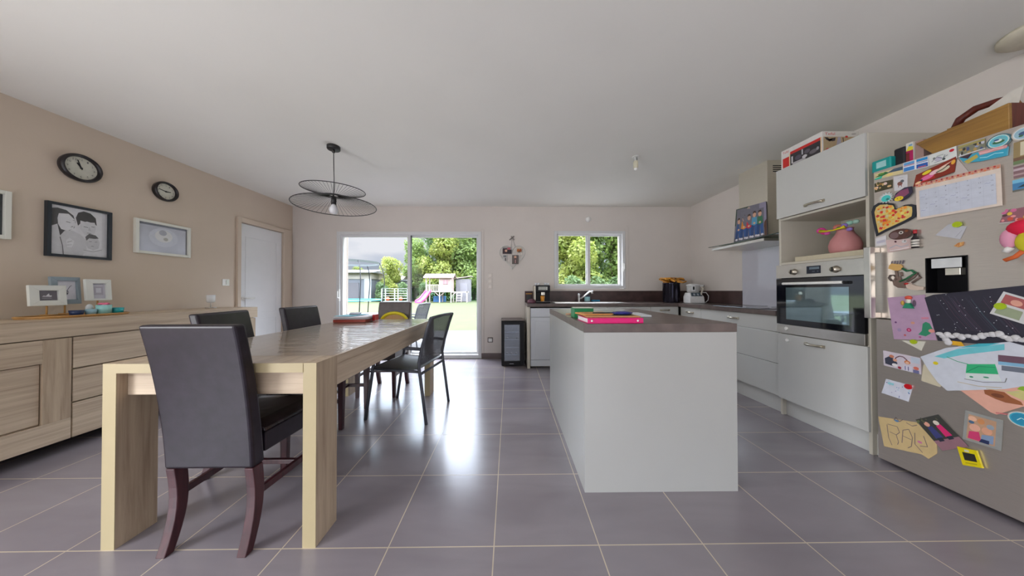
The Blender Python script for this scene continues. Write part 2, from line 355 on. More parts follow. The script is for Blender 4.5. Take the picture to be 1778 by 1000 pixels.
# --- kitchen window
kw = thing('window_1', '', ''); del kw['label'], kw['category']; kw['kind'] = 'structure'
f = MB(); frame_rect(f, KX0 + .002, KX1 - .002, KZ0 + .002, KZ1 - .002, YB - .01, YB + .055, .045, M['alu']); f.build('window_frame', kw, .003)
for i, (a, b, y) in enumerate([(KX0 + .03, 1.32, YB + .018), (1.26, KX1 - .03, YB + .054)]):
    s1 = MB(); frame_rect(s1, a, b, KZ0 + .03, KZ1 - .03, y, y + .032, .045, M['alu']); sa = s1.build('sash', kw, .003)
    MB().box(a + .04, b - .04, y + .012, y + .018, KZ0 + .07, KZ1 - .07, M['pane']).build('glass_pane', sa)
h = MB(); h.box(KX1 - .04, KX1 - .015, YB - .02, YB + .0, 1.40, 1.53, M['white']); h.tube([(KX1 - .028, YB - .02, 1.44), (KX1 - .028, YB - .045, 1.44), (KX1 - .028, YB - .045, 1.52)], .008, M['white']); h.build('handle', kw, .003)
boxobj('window_sill', (KX0 - .02, KX1 + .02, YB + T, YB + T + .09, KZ0 - .02, KZ0 + .03), M['alu'], kw)
struct(boxobj('trim_1', (PX0 - .045, PX0, YB - .008, YB, 0, PZ1 + .04), M['wall'], bevel=.003)); struct(boxobj('trim_2', (PX1, PX1 + .04, YB - .008, YB, 0, PZ1 + .04), M['wall'], bevel=.003))
struct(boxobj('trim_3', (KX1, KX1 + .05, YB - .008, YB, KZ0 - .04, KZ1 + .09), M['wall'], bevel=.003))
# exterior reveals in pale render
for k, b in enumerate([(PX0 - .3, PX0 + .004, YB + T, YB + T + .04, 0, 2.6), (PX1 - .004, KX0 + .004, YB + T, YB + T + .04, 0, 2.6), (KX1 - .004, 3.2, YB + T, YB + T + .04, 0, 2.6)]):
    struct(boxobj('trim_%d' % (4 + k), b, M['rev'], bevel=0))
# --- left interior door
dr = thing('door_2', '', ''); del dr['label'], dr['category']; dr['kind'] = 'structure'
MDR = mat('door_white', (226, 226, 226), .45, amt=.015)
lf = MB(); lf.box(XL - .045, XL - .008, DY0 + .004, DY1 - .004, .008, DZ1 - .006, MDR)
lf.build('door_leaf', dr, .002)
pn = MB()
for (z0, z1) in ((.15, .72), (.80, 1.82)):
    for (a, b, c, d) in ((DY0 + .09, DY1 - .09, z0, z0 + .012), (DY0 + .09, DY1 - .09, z1 - .012, z1), (DY0 + .09, DY0 + .102, z0 + .012, z1 - .012), (DY1 - .102, DY1 - .09, z0 + .012, z1 - .012)):
        pn.box(XL - .008, XL - .004, a, b, c, d, MDR)
pn.build('panel_moulding', dr, .001)
h = MB(); h.lathe([(.0, 0), (.022, 0), (.022, .01), (.0, .01)], M['white'], (XL - .007, DY0 + .06, 1.0), 14, 'X'); h.tube([(XL + .0, DY0 + .06, 1.0), (XL + .04, DY0 + .06, 1.0), (XL + .042, DY0 + .17, 1.0)], .009, M['white']); h.build('door_handle', dr)
cs = MB(); c0, c1, ct = 3.462, 4.30, 2.045
cs.box(XL, XL + .03, c0, DY0, 0, ct, M['wallL']); cs.box(XL, XL + .03, DY1, c1, 0, ct, M['wallL']); cs.box(XL, XL + .03, DY0, DY1, DZ1, ct, M['wallL'])
struct(cs.build('trim_7', None, .004))

# ============================================================ dining table
TZ = .785; tx0, tx1, ty0, ty1 = -1.728, -.827, 1.168, 2.965
tb = thing('dining_table', 'long pale oak dining table with thick panel legs and glossy top', 'table', ((tx0 + tx1) / 2, (ty0 + ty1) / 2, 0))
def rel(o, root):
    o.parent = root; o.matrix_parent_inverse = Matrix.Translation(-Vector(root.location)); return o
t = MB(); t.box(tx0 + .056, tx1 - .056, ty0, ty1, .745, TZ, M['oakT']); t.box(tx0 + .0, tx0 + .056, ty0 + .14, ty1 - .14, .745, TZ, M['oakT']); t.box(tx1 - .056, tx1, ty0 + .14, ty1 - .14, .745, TZ, M['oakT'])
t.box(tx0 + .056, tx1 - .056, ty0 - .002, ty0, .745, TZ, M['edge'])
rel(t.build('tabletop', None, 0), tb)
a = MB(); a.box(tx0 + .056, tx1 - .056, ty0 + .035, ty0 + .06, .640, .745, M['oakX']); rel(a.build('apron', None, .002), tb)
a = MB(); a.box(tx0 + .056, tx1 - .056, ty1 - .06, ty1 - .035, .640, .745, M['oakX']); rel(a.build('apron', None, .002), tb)
for x in (tx0 + .006, tx1 - .031):
    a = MB(); a.box(x, x + .025, ty0 + .14, ty1 - .14, .640, .744, M['oakY']); rel(a.build('apron', None, .002), tb)
for x in (tx0, tx1 - .056):
    for y in (ty0, ty1 - .14):
        a = MB(); a.box(x, x + .056, y + .002, y + .14, .0, TZ, M['oakZ']); a.box(x, x + .056, y, y + .002, 0, TZ, M['edge'])
        rel(a.build('leg', None, 0), tb)
cl = thing('table_protector', 'clear glossy sheet lying over the oak dining table', 'table protector', (-1.28, 2.0, TZ + .001))
rel(MB().box(tx0 + .03, tx1 - .012, ty0 + .12, ty1 - .03, TZ + .001, TZ + .0035, M['cover']).build('clear_sheet', None), cl)

# ============================================================ upholstered chairs
def make_chair(label, mu, ms, ml):
    root = thing('dining_chair', label, 'chair')
    wr, wf = .185, .21
    def prof(z):  # rear face y at height z
        q = (z - .345) / .615; return -.225 - .028 * q - .057 * q * q
    bk = MB(); zs = [.345 + .615 * i / 10 for i in range(11)]; rings = []
    for z in zs:
        y = prof(z); th = .060 - .012 * (z - .345) / .6; w = wr + .008 * (z - .345)
        rings.append([(-w, y, z), (w, y, z), (w, y + th, z), (-w, y + th, z)])
    bk.loft(rings, mu, smooth=False); b = bk.build('backrest', root, .012, 3)
    st = MB(); z0, z1 = .385, .485
    rings = [[(-wr, -.166, z), (wr, -.166, z), (wf, .225, z), (-wf, .225, z)] for z in (z0, z1 - .015)]
    st.loft(rings, mu, smooth=False)
    rings = [[(-wr + .004 + i, -.164, z), (wr - .004 - i, -.164, z), (wf - .004 - i, .222 - i, z), (-wf + .004 + i, .222 - i, z)] for z, i in ((z1 - .015, 0), (z1, .004), (z1 + .012, .03), (z1 + .016, .08))]
    st.loft(rings, ms, smooth=True); st.build('seat', root, .008, 2)
    for s in (-1, 1):
        l = MB(); x0 = s * (wr - .002); x1 = s * (wr - .040); P = []
        for i in range(9):
            z = .345 * (1 - i / 8); q = i / 8; y = -.222 + .018 * math.sin(q * math.pi) - .03 * q * q; P.append((y, z, .048 - .014 * q))
        poly = [(x0, y, z) for y, z, w in P] + [(x0, y + w, z) for y, z, w in P[::-1]]
        l.prism(poly, (x1 - x0, 0, 0), ml); l.build('leg', root, .003)
        l = MB(); xa = s * (wf - .004); xb = s * (wf - .044)
        l.loft([[(xa, .172, .39), (xb, .172, .39), (xb, .216, .39), (xa, .216, .39)], [(xa - s * .004, .176, 0), (xb + s * .006, .176, 0), (xb + s * .006, .208, 0), (xa - s * .004, .208, 0)]], ml, smooth=False); l.build('leg', root, .003)
        l = MB(); l.loft([[(s * .176, -.18, .205), (s * .158, -.18, .205), (s * .158, -.18, .235), (s * .176, -.18, .235)], [(s * .197, .19, .205), (s * .179, .19, .205), (s * .179, .19, .235), (s * .197, .19, .235)]], ml, smooth=False)
        l.build('stretcher', root, .002)
    l = MB(); l.box(-.182, .182, .02, .04, .21, .232, ml); l.build('stretcher', root, .002)
    return root
ch = make_chair('dark leather dining chair with worn seat at near end of table, back to viewer', M['pu'], M['puS'], M['cleg'])
G = 'upholstered dining chairs around the oak table'; ch['group'] = G
ch.location = (-1.265, 1.378, 0); ch.scale = (1, 1, 1)
dup(ch, (-1.568, 1.80, 0), R(-81), 'dark leather chair pushed in at left of table, nearer of the two there')
dup(ch, (-1.522, 2.345, 0), R(-90), 'dark leather chair pushed in at left of table, farther of the two, beside the papers')
ch4 = make_chair('brown leather dining chair at far end of table with yellow booster on it', M['puB'], M['puS'], M['cleg']); ch4['group'] = G
ch4.location = (-1.37, 2.985, 0); ch4.rotation_euler = (0, 0, math.pi)
# yellow child booster
YEL = cm(222, 206, 20, .4)
bo = thing('booster_seat', 'yellow plastic child booster seat with rounded back on the far brown chair', 'booster seat', (-1.34, 3.03, .485))
b = MB(); b.box(-.15, .15, -.14, .10, .0, .06, YEL); b.build('seat', bo, .02, 3)
b = MB(); arc = [(-.145 + .0, .13, .06)] + [(-.145 * math.cos(q), .13, .26 + .09 * math.sin(q)) for q in [math.pi * i / 12 for i in range(13)]] + [(.145, .13, .06)]
b.prism(arc, (0, .02, 0), cm(196, 158, 110, .5)); b.tube(arc, .018, YEL, 8); b.build('backrest', bo)

# ============================================================ metal armchair with sling
def make_arm(label, root_name='armchair'):
    root = thing(root_name, label, 'armchair'); w = .235; m = M['mtl']
    for s in (-1, 1):
        x = s * w
        t = MB(); t.tube([(x, -.265, 0), (x, -.235, .22), (x, -.205, .43), (x, -.20, .5), (x, -.225, .62), (x, -.275, .79), (x, -.305, .872)], .0135, m, 8); t.build('back_leg', root)
        t = MB(); t.tube([(x, .285, 0), (x, .25, .22), (x, .215, .44), (x, .195, .60), (x, .17, .622), (x, .10, .626), (x, -.215, .612)], .0135, m, 8); t.build('front_leg_with_armrest', root)
        t = MB(); t.tube([(x, .21, .435), (x, -.2, .425)], .012, m, 8); t.build('seat_rail', root)
    t = MB(); t.tube([(-w, .213, .44), (w, .213, .44)], .012, m, 8); t.build('cross_rail', root)
    t = MB(); t.tube([(-w, -.203, .40), (w, -.203, .40)], .011, m, 8); t.build('cross_rail', root)
    t = MB(); t.tube([(-w, -.303, .868), (0, -.318, .878), (w, -.303, .868)], .013, m, 8); t.build('top_rail', root)
    t = MB(); ys = [.215 - .41 * i / 8 for i in range(9)]
    rings = [[(-w, y, .448 - .012 * math.sin(i / 8 * math.pi)), (w, y, .448 - .012 * math.sin(i / 8 * math.pi)), (w, y, .442 - .012 * math.sin(i / 8 * math.pi)), (-w, y, .442 - .012 * math.sin(i / 8 * math.pi))] for i, y in enumerate(ys)]
    t.loft(rings, mat('sling_seat', (92, 94, 102), .5, amt=.1, scale=60), smooth=False); t.build('seat', root)
    t = MB(); P = [(-.200, .47), (-.204, .54), (-.222, .62), (-.250, .71), (-.277, .79), (-.303, .866)]
    t.loft([[(-w, y - .002, z), (w, y - .002, z), (w, y + .002, z), (-w, y + .002, z)] for y, z in P], M['sling'], smooth=False); t.build('backrest', root)
    return root
arm = make_arm('grey metal armchair with see-through mesh back at right side of table')
arm.location = (-.903, 2.499, 0); arm.rotation_euler = (0, 0, R(80.5))
arm['group'] = 'grey metal mesh armchairs'
dup(arm, (-2.07, 5.75, -.05), R(78), 'grey metal mesh armchair out on the terrace behind the glass')
# terrace table and pouf
gt = thing('garden_table', 'low grey garden table on the terrace seen over the papers', 'table', (-3.0, 6.15, -.05))
boxobj('tabletop', (-.42, .42, -.3, .3, .60, .63), M['mtl'], gt)
for sx in (-.36, .36):
    for sy in (-.24, .24): boxobj('leg', (sx - .02, sx + .02, sy - .02, sy + .02, 0, .60), M['mtl'], gt)
p = MB(); p.lathe([(.05, 0), (.2, .02), (.24, .2), (.22, .5), (.12, .62), (.02, .64)], mat('lavender_cloth', (196, 186, 196), .8), (-3.66, 6.25, -.05), 20)
tag(p.build('pouf'), 'pale lavender rounded pouf on the terrace beside the garden table', 'pouf')

# ============================================================ papers on the table
def slab(name, label, cat, x0, x1, y0, y1, z0, z1, m, rz=0, bevel=.001, extra=None):
    cx, cy = (x0 + x1) / 2, (y0 + y1) / 2
    mb = MB(); mb.box(x0 - cx, x1 - cx, y0 - cy, y1 - cy, 0, z1 - z0, m)
    if extra: extra(mb)
    o = mb.build(name, None, bevel); o.location = (cx, cy, z0); o.rotation_euler = (0, 0, rz); return tag(o, label, cat)
z = TZ + .0045
slab('folder', 'reddish brown document folder at bottom of paper pile on dining table', 'folder', -1.70, -1.40, 2.62, 2.84, z, z + .026, cm(150, 58, 44, .45), R(4))
st = thing('paper_stack', 'stack of loose white papers on the brown folder on dining table', 'papers', (-1.55, 2.74, z + .027))
for i in range(7):
    o = MB(); a = R(4 + 3 * math.sin(i * 2.3)); mt = Matrix.Rotation(a, 4, 'Z') @ Matrix.Translation((.008 * math.sin(i * 1.7), .008 * math.cos(i * 2.1), 0))
    o.box(-.155, .155, -.115, .115, i * .0035, i * .0035 + .003, cm(*[(214, 210, 216), (200, 192, 200), (226, 224, 226)][i % 3]), mt); o.build('sheet', st)
slab('booklet', 'thin turquoise booklet under the edge of the white papers', 'booklet', -1.71, -1.52, 2.66, 2.93, z + .053, z + .057, cm(120, 190, 206), R(-8))
slab('ring_binder', 'upright red binder spine at right of paper pile on dining table', 'binder', -1.392, -1.366, 2.76, 2.84, z, z + .062, cm(176, 30, 34, .35), R(0), .003)
slab('napkin', 'crumpled pale napkin on top of paper pile near patio door', 'napkin', -1.66, -1.56, 2.80, 2.88, z + .058, z + .078, cm(214, 210, 224), R(15), .008)

# ============================================================ sideboard
sx0, sx1 = XL + .014, -3.0
sbd = thing('sideboard', 'long pale oak sideboard with thick top, panel door and drawers along left wall', 'sideboard', (-3.23, 2.2, 0))
rel(boxobj('top', (sx0, sx1 + .0, .98, 3.25, .785, .905), M['oakY']), sbd)
rel(boxobj('body', (sx0, sx1 - .03, 1.0, 3.23, .09, .783), M['oakY']), sbd)
rel(boxobj('plinth', (sx0 + .03, sx1 - .28, 1.05, 3.18, 0, .09), M['black']), sbd)  # added black block stands in for the shade under the sideboard
for y_ in (1.03, 3.16): rel(boxobj('foot', (sx1 - .10, sx1 - .05, y_, y_ + .05, 0, .09), M['black']), sbd)
def panel_door(y0, y1):
    d = MB(); x0, x1 = sx1 - .030, sx1 - .002
    z0, z1 = .092, .778
    d.box(x0, x1 - .012, y0 + .12, y1 - .12, z0 + .15, z1 - .155, M['oakY'])
    d.box(x0, x1, y0, y0 + .115, z0 + .14, z1, M['oakZ']); d.box(x0, x1, y1 - .115, y1, z0 + .14, z1, M['oakZ'])
    d.box(x0, x1, y0, y1, z0, z0 + .14, M['oakY']); d.box(x0, x1, y0 + .115, y1 - .115, z1 - .15, z1, M['oakY'])
    return rel(d.build('door', None, .002), sbd)
panel_door(1.0, 1.887); 
for z0, z1 in ((.565, .778), (.335, .555), (.092, .325)):
    rel(boxobj('drawer', (sx1 - .030, sx1 - .004, 1.895, 2.62, z0, z1), M['oakY']), sbd)
panel_door(2.628, 3.228)
# tray + frames + pots on the sideboard
SZ = .906
TR_ = mat('bamboo_tray', (186, 142, 84), .4, amt=.15, scale=12)
tr = MB(); P = []
for i in range(32):
    a = 2 * math.pi * i / 32; P.append((-3.24 + .13 * math.copysign(abs(math.cos(a)) ** .8, math.cos(a)), 2.06 + .245 * math.copysign(abs(math.sin(a)) ** .8, math.sin(a)), SZ))
tr.prism(P, (0, 0, .008), TR_); tr.tube([(x, y, SZ + .012) for x, y, _ in P], .006, TR_, 6, closed=True)
tag(tr.build('tray'), 'oval bamboo tray on the oak sideboard holding frames and small pots', 'tray')
def easel_frame(label, x, y0, y1, z0, z1, mf, brd, inner_decor, innerbase, rz=0, lean=.08):
    root = thing('picture_frame', label, 'picture frame', (x, (y0 + y1) / 2, SZ + .018), rz, 'small frames on the sideboard tray')
    w = (y1 - y0) / 2; b, t_ = z0 - SZ - .018, z1 - SZ - .018
    nrm = Vector((1, 0, lean)).normalized()
    def P(y, z, d=0): return Vector((d - lean * (z - b), y, z))
    fr = MB(); c = [P(-w, b), P(w, b), P(w, t_), P(-w, t_)]
    i0, i1, j0, j1 = brd
    q = [P(-w + i0, b + j0), P(w - i1, b + j0), P(w - i1, t_ - j1), P(-w + i0, t_ - j1)]
    for k in range(4):
        A = [c[k], c[(k + 1) % 4], q[(k + 1) % 4], q[k]]; fr.prism([p for p in A], nrm * .02, mf)
    fr.build('frame', root, .001)
    card('print', q, nrm, innerbase, inner_decor, .006, root)
    ft = MB(); ft.tube([(0, 0, b), (0, 0, .006)], .005, TR_, 6); ft.box(-.03, .03, -.012, .012, 0, .006, TR_); ft.build('stand', root)
    return root
WHT = mat('matt_white_frame', (222, 224, 218), .5, amt=.02); GB = mat('grey_blue_frame', (138, 152, 160), .5, amt=.06)
easel_frame('wide white frame with small grey print, leftmost on the tray', -3.27, 1.865, 2.02, .992, 1.135, WHT, (.04, .034, .036, .036), [('p', [(.2, .4), (.3, .5), (.42, .46), (.5, .62), (.58, .72), (.6, .5), (.72, .52), (.7, .38)], cm(215, 215, 220)), ('l', [(.2, .25), (.7, .25)], .002, cm(200, 200, 205))], cm(112, 108, 116), 0)
easel_frame('grey blue frame with deer drawing, middle of the tray', -3.33, 1.99, 2.125, .998, 1.20, GB, (.03, .016, .034, .028), [('e', .5, .38, .13, .12, cm(170, 170, 178)), ('e', .5, .32, .08, .07, cm(80, 80, 90)), ('l', [(.45, .5), (.28, .72), (.2, .75)], .003, M['ink']), ('l', [(.55, .5), (.72, .72), (.8, .75)], .003, M['ink']), ('e', .45, .45, .04, .03, M['ink']), ('e', .56, .45, .04, .03, M['ink'])], cm(216, 216, 224), 0)
easel_frame('white frame with bunting pattern, right end of the tray', -3.30, 2.13, 2.265, 1.02, 1.187, WHT, (.038, .028, .014, .032), [('r', .15, .25, .85, .8, cm(176, 172, 184)), ('r', .3, .4, .7, .7, cm(206, 206, 214)), ('l', [(.1, .95), (.9, .95)], .002, M['ink'])], cm(196, 194, 204), 0)
def pot(name, label, y, r, h, m, x=-3.2, flare=1.1, inner=None, rim=None):
    p = MB(); z0 = SZ + .011; p.lathe([(.001, 0), (r * .92, 0), (r * flare, h), (r * flare - .004, h), (r * .85, .006), (.001, .006)], m, (x, y, z0), 22)
    if inner: p.lathe([(.001, h * .8), (r * .9, h * .8), (r * .85, h * 1.0), (.001, h * 1.12)], inner, (x, y, z0), 18)
    return tag(p.build(name), label, 'pot')
NAVY = mat('navy_chevron', (30, 50, 92), .4, amt=.7, scale=12)
pot('tealight_holder', 'small navy blue patterned pot on the tray under white frame', 2.03, .030, .036, NAVY)
pot('tealight_holder', 'pale blue glass pot on the tray, second from the navy pot', 2.098, .026, .040, mat('pale_blue_glass', (150, 190, 204), .15, amt=.1), -3.2)
jr = thing('candle_jar', 'tall aqua glass jar holding a pink flower on the tray', 'candle jar', (-3.2, 2.165, SZ + .011))
p = MB(); p.lathe([(.001, 0), (.036, 0), (.038, .07), (.034, .07), (.033, .01), (.001, .01)], mat('aqua_glass', (150, 206, 204), .15, amt=.08), (0, 0, 0), 22); p.build('jar', jr)
p = MB()
for i in range(9):
    a = i * 2.4; p.ball((.016 * math.cos(a), .016 * math.sin(a), .075 + .004 * math.sin(i)), (.013, .013, .009), cm(226, 116, 148), 8, 5)
p.build('flower', jr)
pot('tealight_holder', 'turquoise patterned pot at the right end of the tray', 2.238, .031, .044, mat('turquoise_pot', (44, 164, 170), .35, amt=.3, scale=40))
f_ = MB(); f_.ball((-3.26, 2.13, .965), (.012, .02, .03), cm(220, 224, 226), 10, 6); f_.tube([(-3.26, 2.13, .94), (-3.25, 2.13, SZ + .011)], .003, M['white'])
tag(f_.build('paper_bird'), 'little white feather ornament between the pots on the tray', 'ornament')
lp = thing('glass_lamp', 'small white glass night lamp on the sideboard near the light switch', 'lamp', (-3.30, 3.02, SZ))
p = MB(); p.lathe([(.001, 0), (.045, 0), (.045, .008), (.001, .008)], M['steelL'], (0, 0, 0), 20); p.build('base', lp)
p = MB(); p.tube([(0, 0, .008), (0, 0, .07)], .005, M['steelL']); p.build('stem', lp)
p = MB(); p.lathe([(.018, .06), (.034, .07), (.036, .145), (.030, .145), (.03, .075), (.018, .066)], mat('opal_glass', (226, 228, 230), .2, amt=.02), (0, 0, 0), 20); p.build('lamp_shade', lp)

# ============================================================ left wall: clocks, frames, switch
def clock(label, y, z, r, hh, mm):
    root = thing('wall_clock', label, 'clock', (XL, y, z), 0, 'round black wall clocks')
    p = MB(); p.lathe([(r * .96, .001), (r, .02), (r, .030), (r * .93, .044), (r * .86, .046), (r * .80, .030), (r * .78, .020)], mat('black_clock_rim', (34, 30, 32), .3, amt=.1), (0, 0, 0), 48, 'X', cap=False); p.build('rim', root)
    c = [(.004, -r, -r), (.004, r, -r), (.004, r, r), (.004, -r, r)]
    out = [(.004, .8 * r * math.cos(a * math.pi / 24), .8 * r * math.sin(a * math.pi / 24)) for a in range(48)]
    d = []
    for k in range(12):
        a = math.pi / 2 - k * math.pi / 6; cu, cv = .5 + .31 * math.cos(a), .5 + .31 * math.sin(a); s = .026
        d.append(('t', str(k or 12), cu - s * (1.5 if k in (0, 10, 11) else .8), cv - .035, cu + s * (1.5 if k in (0, 10, 11) else .8), cv + .035, cm(110, 110, 106)))
        d.append(('l', [(.5 + .365 * math.cos(a), .5 + .365 * math.sin(a)), (.5 + .385 * math.cos(a), .5 + .385 * math.sin(a))], .002, cm(90, 90, 90)))
    card('dial', c, (1, 0, 0), cm(206, 204, 190, .5), d, .016, root, out)
    hd = MB()
    for ang, ln, w in ((math.pi / 2 - (hh + mm / 60) * math.pi / 6, .38 * r, .008), (math.pi / 2 - mm * math.pi / 30, .58 * r, .006)):
        e_ = (.024, ln * math.cos(ang), ln * math.sin(ang)); hd.tube([(.024, -e_[1] * .2, -e_[2] * .2), e_], w / 2, M['dark'], 6)
    hd.ball((.024, 0, 0), .007, M['dark'], 8, 6); hd.build('hands', root)
    return root
clock('larger black round wall clock, above the black family portrait', 2.205, 2.087, .110, 10, 57)
clock('smaller black round wall clock, above the white framed picture', 2.742, 2.095, .097, 2, 47)
def wall_frame(label, y0, y1, z0, z1, wd, mf, base, decor, dep=.028, mw=0, mm_=None, sec='photograph'):
    root = thing('picture_frame', label, 'picture frame', (XL, (y0 + y1) / 2, z0)); a = (y1 - y0) / 2; h_ = z1 - z0
    fr = MB(); fr.box(0, dep, -a, -a + wd, 0, h_, mf); fr.box(0, dep, a - wd, a, 0, h_, mf); fr.box(0, dep, -a + wd, a - wd, 0, wd, mf); fr.box(0, dep, -a + wd, a - wd, h_ - wd, h_, mf)
    fr.build('frame', root, .002)
    x = .004; c = [(x, -a + wd, wd), (x, a - wd, wd), (x, a - wd, h_ - wd), (x, -a + wd, h_ - wd)]
    card(sec, c, (1, 0, 0), base, decor, .006, root)
    gl = MB().box(.014, .016, -a + wd, a - wd, wd, h_ - wd, M['clearp']); gl.build('glass', root)
    return root
g = lambda v: cm(min(236, v + 22 if v > 130 else v - 14), min(236, v + 22 if v > 130 else v - 14), min(240, v + 25 if v > 130 else v - 12), .5)
bwd = [('r', 0, 0, 1, 1, g(208)), ('r', .9, 0, 1, 1, g(196)),
       ('p', [(0, .92), (.12, .95), (.26, .93), (.38, .84), (.42, .70), (.40, .58), (.30, .50), (.2, .38), (.16, .22), (.0, .60)], g(92)),
       ('p', [(.0, .55), (.12, .62), (.18, .3), (.24, .02), (0, .0)], g(196)),
       ('p', [(.14, .84), (.30, .86), (.40, .76), (.42, .66), (.38, .56), (.28, .50), (.18, .52), (.13, .62), (.12, .74)], g(206)),
       ('l', [(.26, .69), (.33, .68)], .004, g(110)), ('l', [(.37, .74), (.40, .74)], .003, g(120)), ('p', [(.33, .58), (.39, .6), (.36, .62)], g(150)),
       ('p', [(.42, .80), (.46, .92), (.56, .97), (.68, .95), (.78, .86), (.80, .70), (.74, .74), (.62, .76), (.52, .72), (.46, .64)], g(84)),
       ('p', [(.50, .76), (.62, .74), (.76, .76), (.79, .66), (.76, .52), (.68, .44), (.58, .46), (.50, .58)], g(196)),
       ('l', [(.56, .64), (.64, .63)], .004, g(100)), ('l', [(.70, .66), (.76, .66)], .004, g(100)), ('p', [(.66, .66), (.70, .56), (.64, .57)], g(176)), ('l', [(.62, .51), (.70, .51)], .003, g(120)),
       ('p', [(.16, .38), (.24, .50), (.36, .52), (.50, .46), (.60, .36), (.62, .14), (.54, .0), (.20, .0), (.15, .2)], g(190)),
       ('p', [(.26, .30), (.32, .36), (.40, .30), (.36, .16), (.28, .16)], g(206)), ('l', [(.28, .26), (.36, .30)], .004, g(150)), ('l', [(.27, .2), (.36, .22)], .003, g(150)),
       ('p', [(.60, .42), (.70, .46), (.82, .42), (.86, .32), (.84, .2), (.74, .14), (.64, .18), (.58, .30)], g(186)),
       ('p', [(.59, .42), (.66, .50), (.78, .48), (.84, .42), (.76, .40), (.66, .40), (.61, .34)], g(120)),
       ('l', [(.66, .33), (.71, .33)], .003, g(110)), ('l', [(.77, .33), (.81, .34)], .003, g(110)), ('l', [(.70, .23), (.75, .23)], .003, g(120)),
       ('p', [(.55, .12), (.80, .14), (.98, .18), (.98, .05), (.60, .0)], g(200)), ('l', [(.56, .13), (.74, .11), (.9, .17)], .004, g(140)), ('l', [(.16, .36), (.2, .2), (.22, 0)], .004, g(110))]
wall_frame('black framed black-and-white portrait of two parents and a baby', 2.046, 2.376, 1.361, 1.776, .020, cm(30, 38, 46, .3), g(205), bwd)
wall_frame('white framed pale sky picture below the smaller clock', 2.524, 2.955, 1.453, 1.776, .024, mat('white_wall_frame', (222, 222, 212), .4, amt=.02), mat('cloudy_print', (206, 209, 220), .3, amt=.12, scale=5),
           [('r', .0, .93, 1, 1, cm(130, 134, 146)), ('r', .975, 0, 1, 1, cm(120, 122, 126)), ('e', .5, .55, .30, .34, cm(216, 219, 228)), ('e', .5, .6, .18, .22, cm(232, 232, 232)), ('e', .48, .72, .08, .10, cm(184, 186, 196)), ('e', .54, .5, .05, .06, cm(190, 188, 180))])
wall_frame('white frame with dark picture, cut by the left picture edge', 1.56, 1.902, 1.453, 1.784, .026, mat('white_wall_frame', (222, 222, 212), .4, amt=.02), cm(60, 66, 70), [('r', .1, .1, .9, .9, cm(90, 96, 96)), ('e', .4, .5, .2, .3, cm(150, 150, 146))])
def switch(label, y, z, plates=1):
    root = thing('light_switch', label, 'light switch', (XL, y, z)); boxobj('plate', (0, .008, -.04, .04, -.04, .04), M['white'], root); boxobj('rocker', (.008, .013, -.002, .03, -.028, .028), M['steelL'], root); return root
switch('white switch plate on the beige wall beside the door', 3.34, 1.20)

# ============================================================ back wall small things
for k, zz in enumerate((1.34, 1.25, 1.16)):
    root = thing('light_switch', 'white switch in a column right of patio door, %s of the three' % ('topmost', 'middle', 'lowest')[k], 'light switch', (-.309, YB - .0, zz), 0, 'switches beside the patio door')
    boxobj('plate', (-.037, .037, -.008, 0, -.037, .037), M['wall'], root); boxobj('rocker', (-.025, .025, -.012, -.008, -.025, .025), mat('switch_cream', (222, 214, 206), .4), root)
root = thing('wall_socket', 'low socket with dark surround right of the patio door', 'socket', (-.308, YB, .30)); boxobj('plate', (-.042, .042, -.008, 0, -.04, .04), cm(90, 82, 78), root); boxobj('socket_face', (-.03, .03, -.012, -.008, -.028, .028), M['white'], root)
p = MB(); p.lathe([(.001, -.03), (.03, -.03), (.045, -.012), (.045, 0)], M['white'], (1.28, YB, 2.245), 22, 'Y'); tag(p.build('motion_sensor'), 'small round white sensor on back wall above kitchen window', 'sensor')
hf = thing('heart_photo_hanger', 'white wire heart with small photos hanging on the back wall', 'photo hanger', (.05, YB - .012, 1.66))
def heart(s, n=40):
    P = []
    for i in range(n):
        t_ = 2 * math.pi * i / n; P.append((s * math.sin(t_) ** 3, (13 * math.cos(t_) - 5 * math.cos(2 * t_) - 2 * math.cos(3 * t_) - math.cos(4 * t_)) / 16 * s))
    return P
WW = cm(206, 208, 202, .4)
p = MB(); p.tube([(x, 0, z * 1.02 + .0) for x, z in heart(.205)], .005, WW, 6, closed=True)
for i in range(-4, 5):
    xs = i * .042; zt = .12 - abs(abs(xs) - .1) * .5; zb = -.21 + abs(xs) * 1.02
    p.tube([(xs, 0, zb), (xs, 0, zt)], .0016, WW, 5)
for j in range(5):
    zz = -.1 + j * .05; w_ = .1 + .0 * j if zz < -.05 else .17; p.tube([(-w_, 0, zz), (w_, 0, zz)], .0016, WW, 5)
p.build('wire_frame', hf)
p = MB(); p.tube([(-.02, 0, .13), (.0, 0, .30), (.05, 0, .13)], .003, cm(150, 140, 136), 5); p.tube([(-.045, -.004, .25), (0, -.004, .29), (.03, -.004, .31)], .008, cm(126, 118, 114), 6); p.tube([(.03, -.004, .25), (0, -.004, .29), (-.02, -.004, .31)], .007, cm(140, 130, 126), 6); p.build('ribbon', hf)
skin = cm(214, 168, 140); 
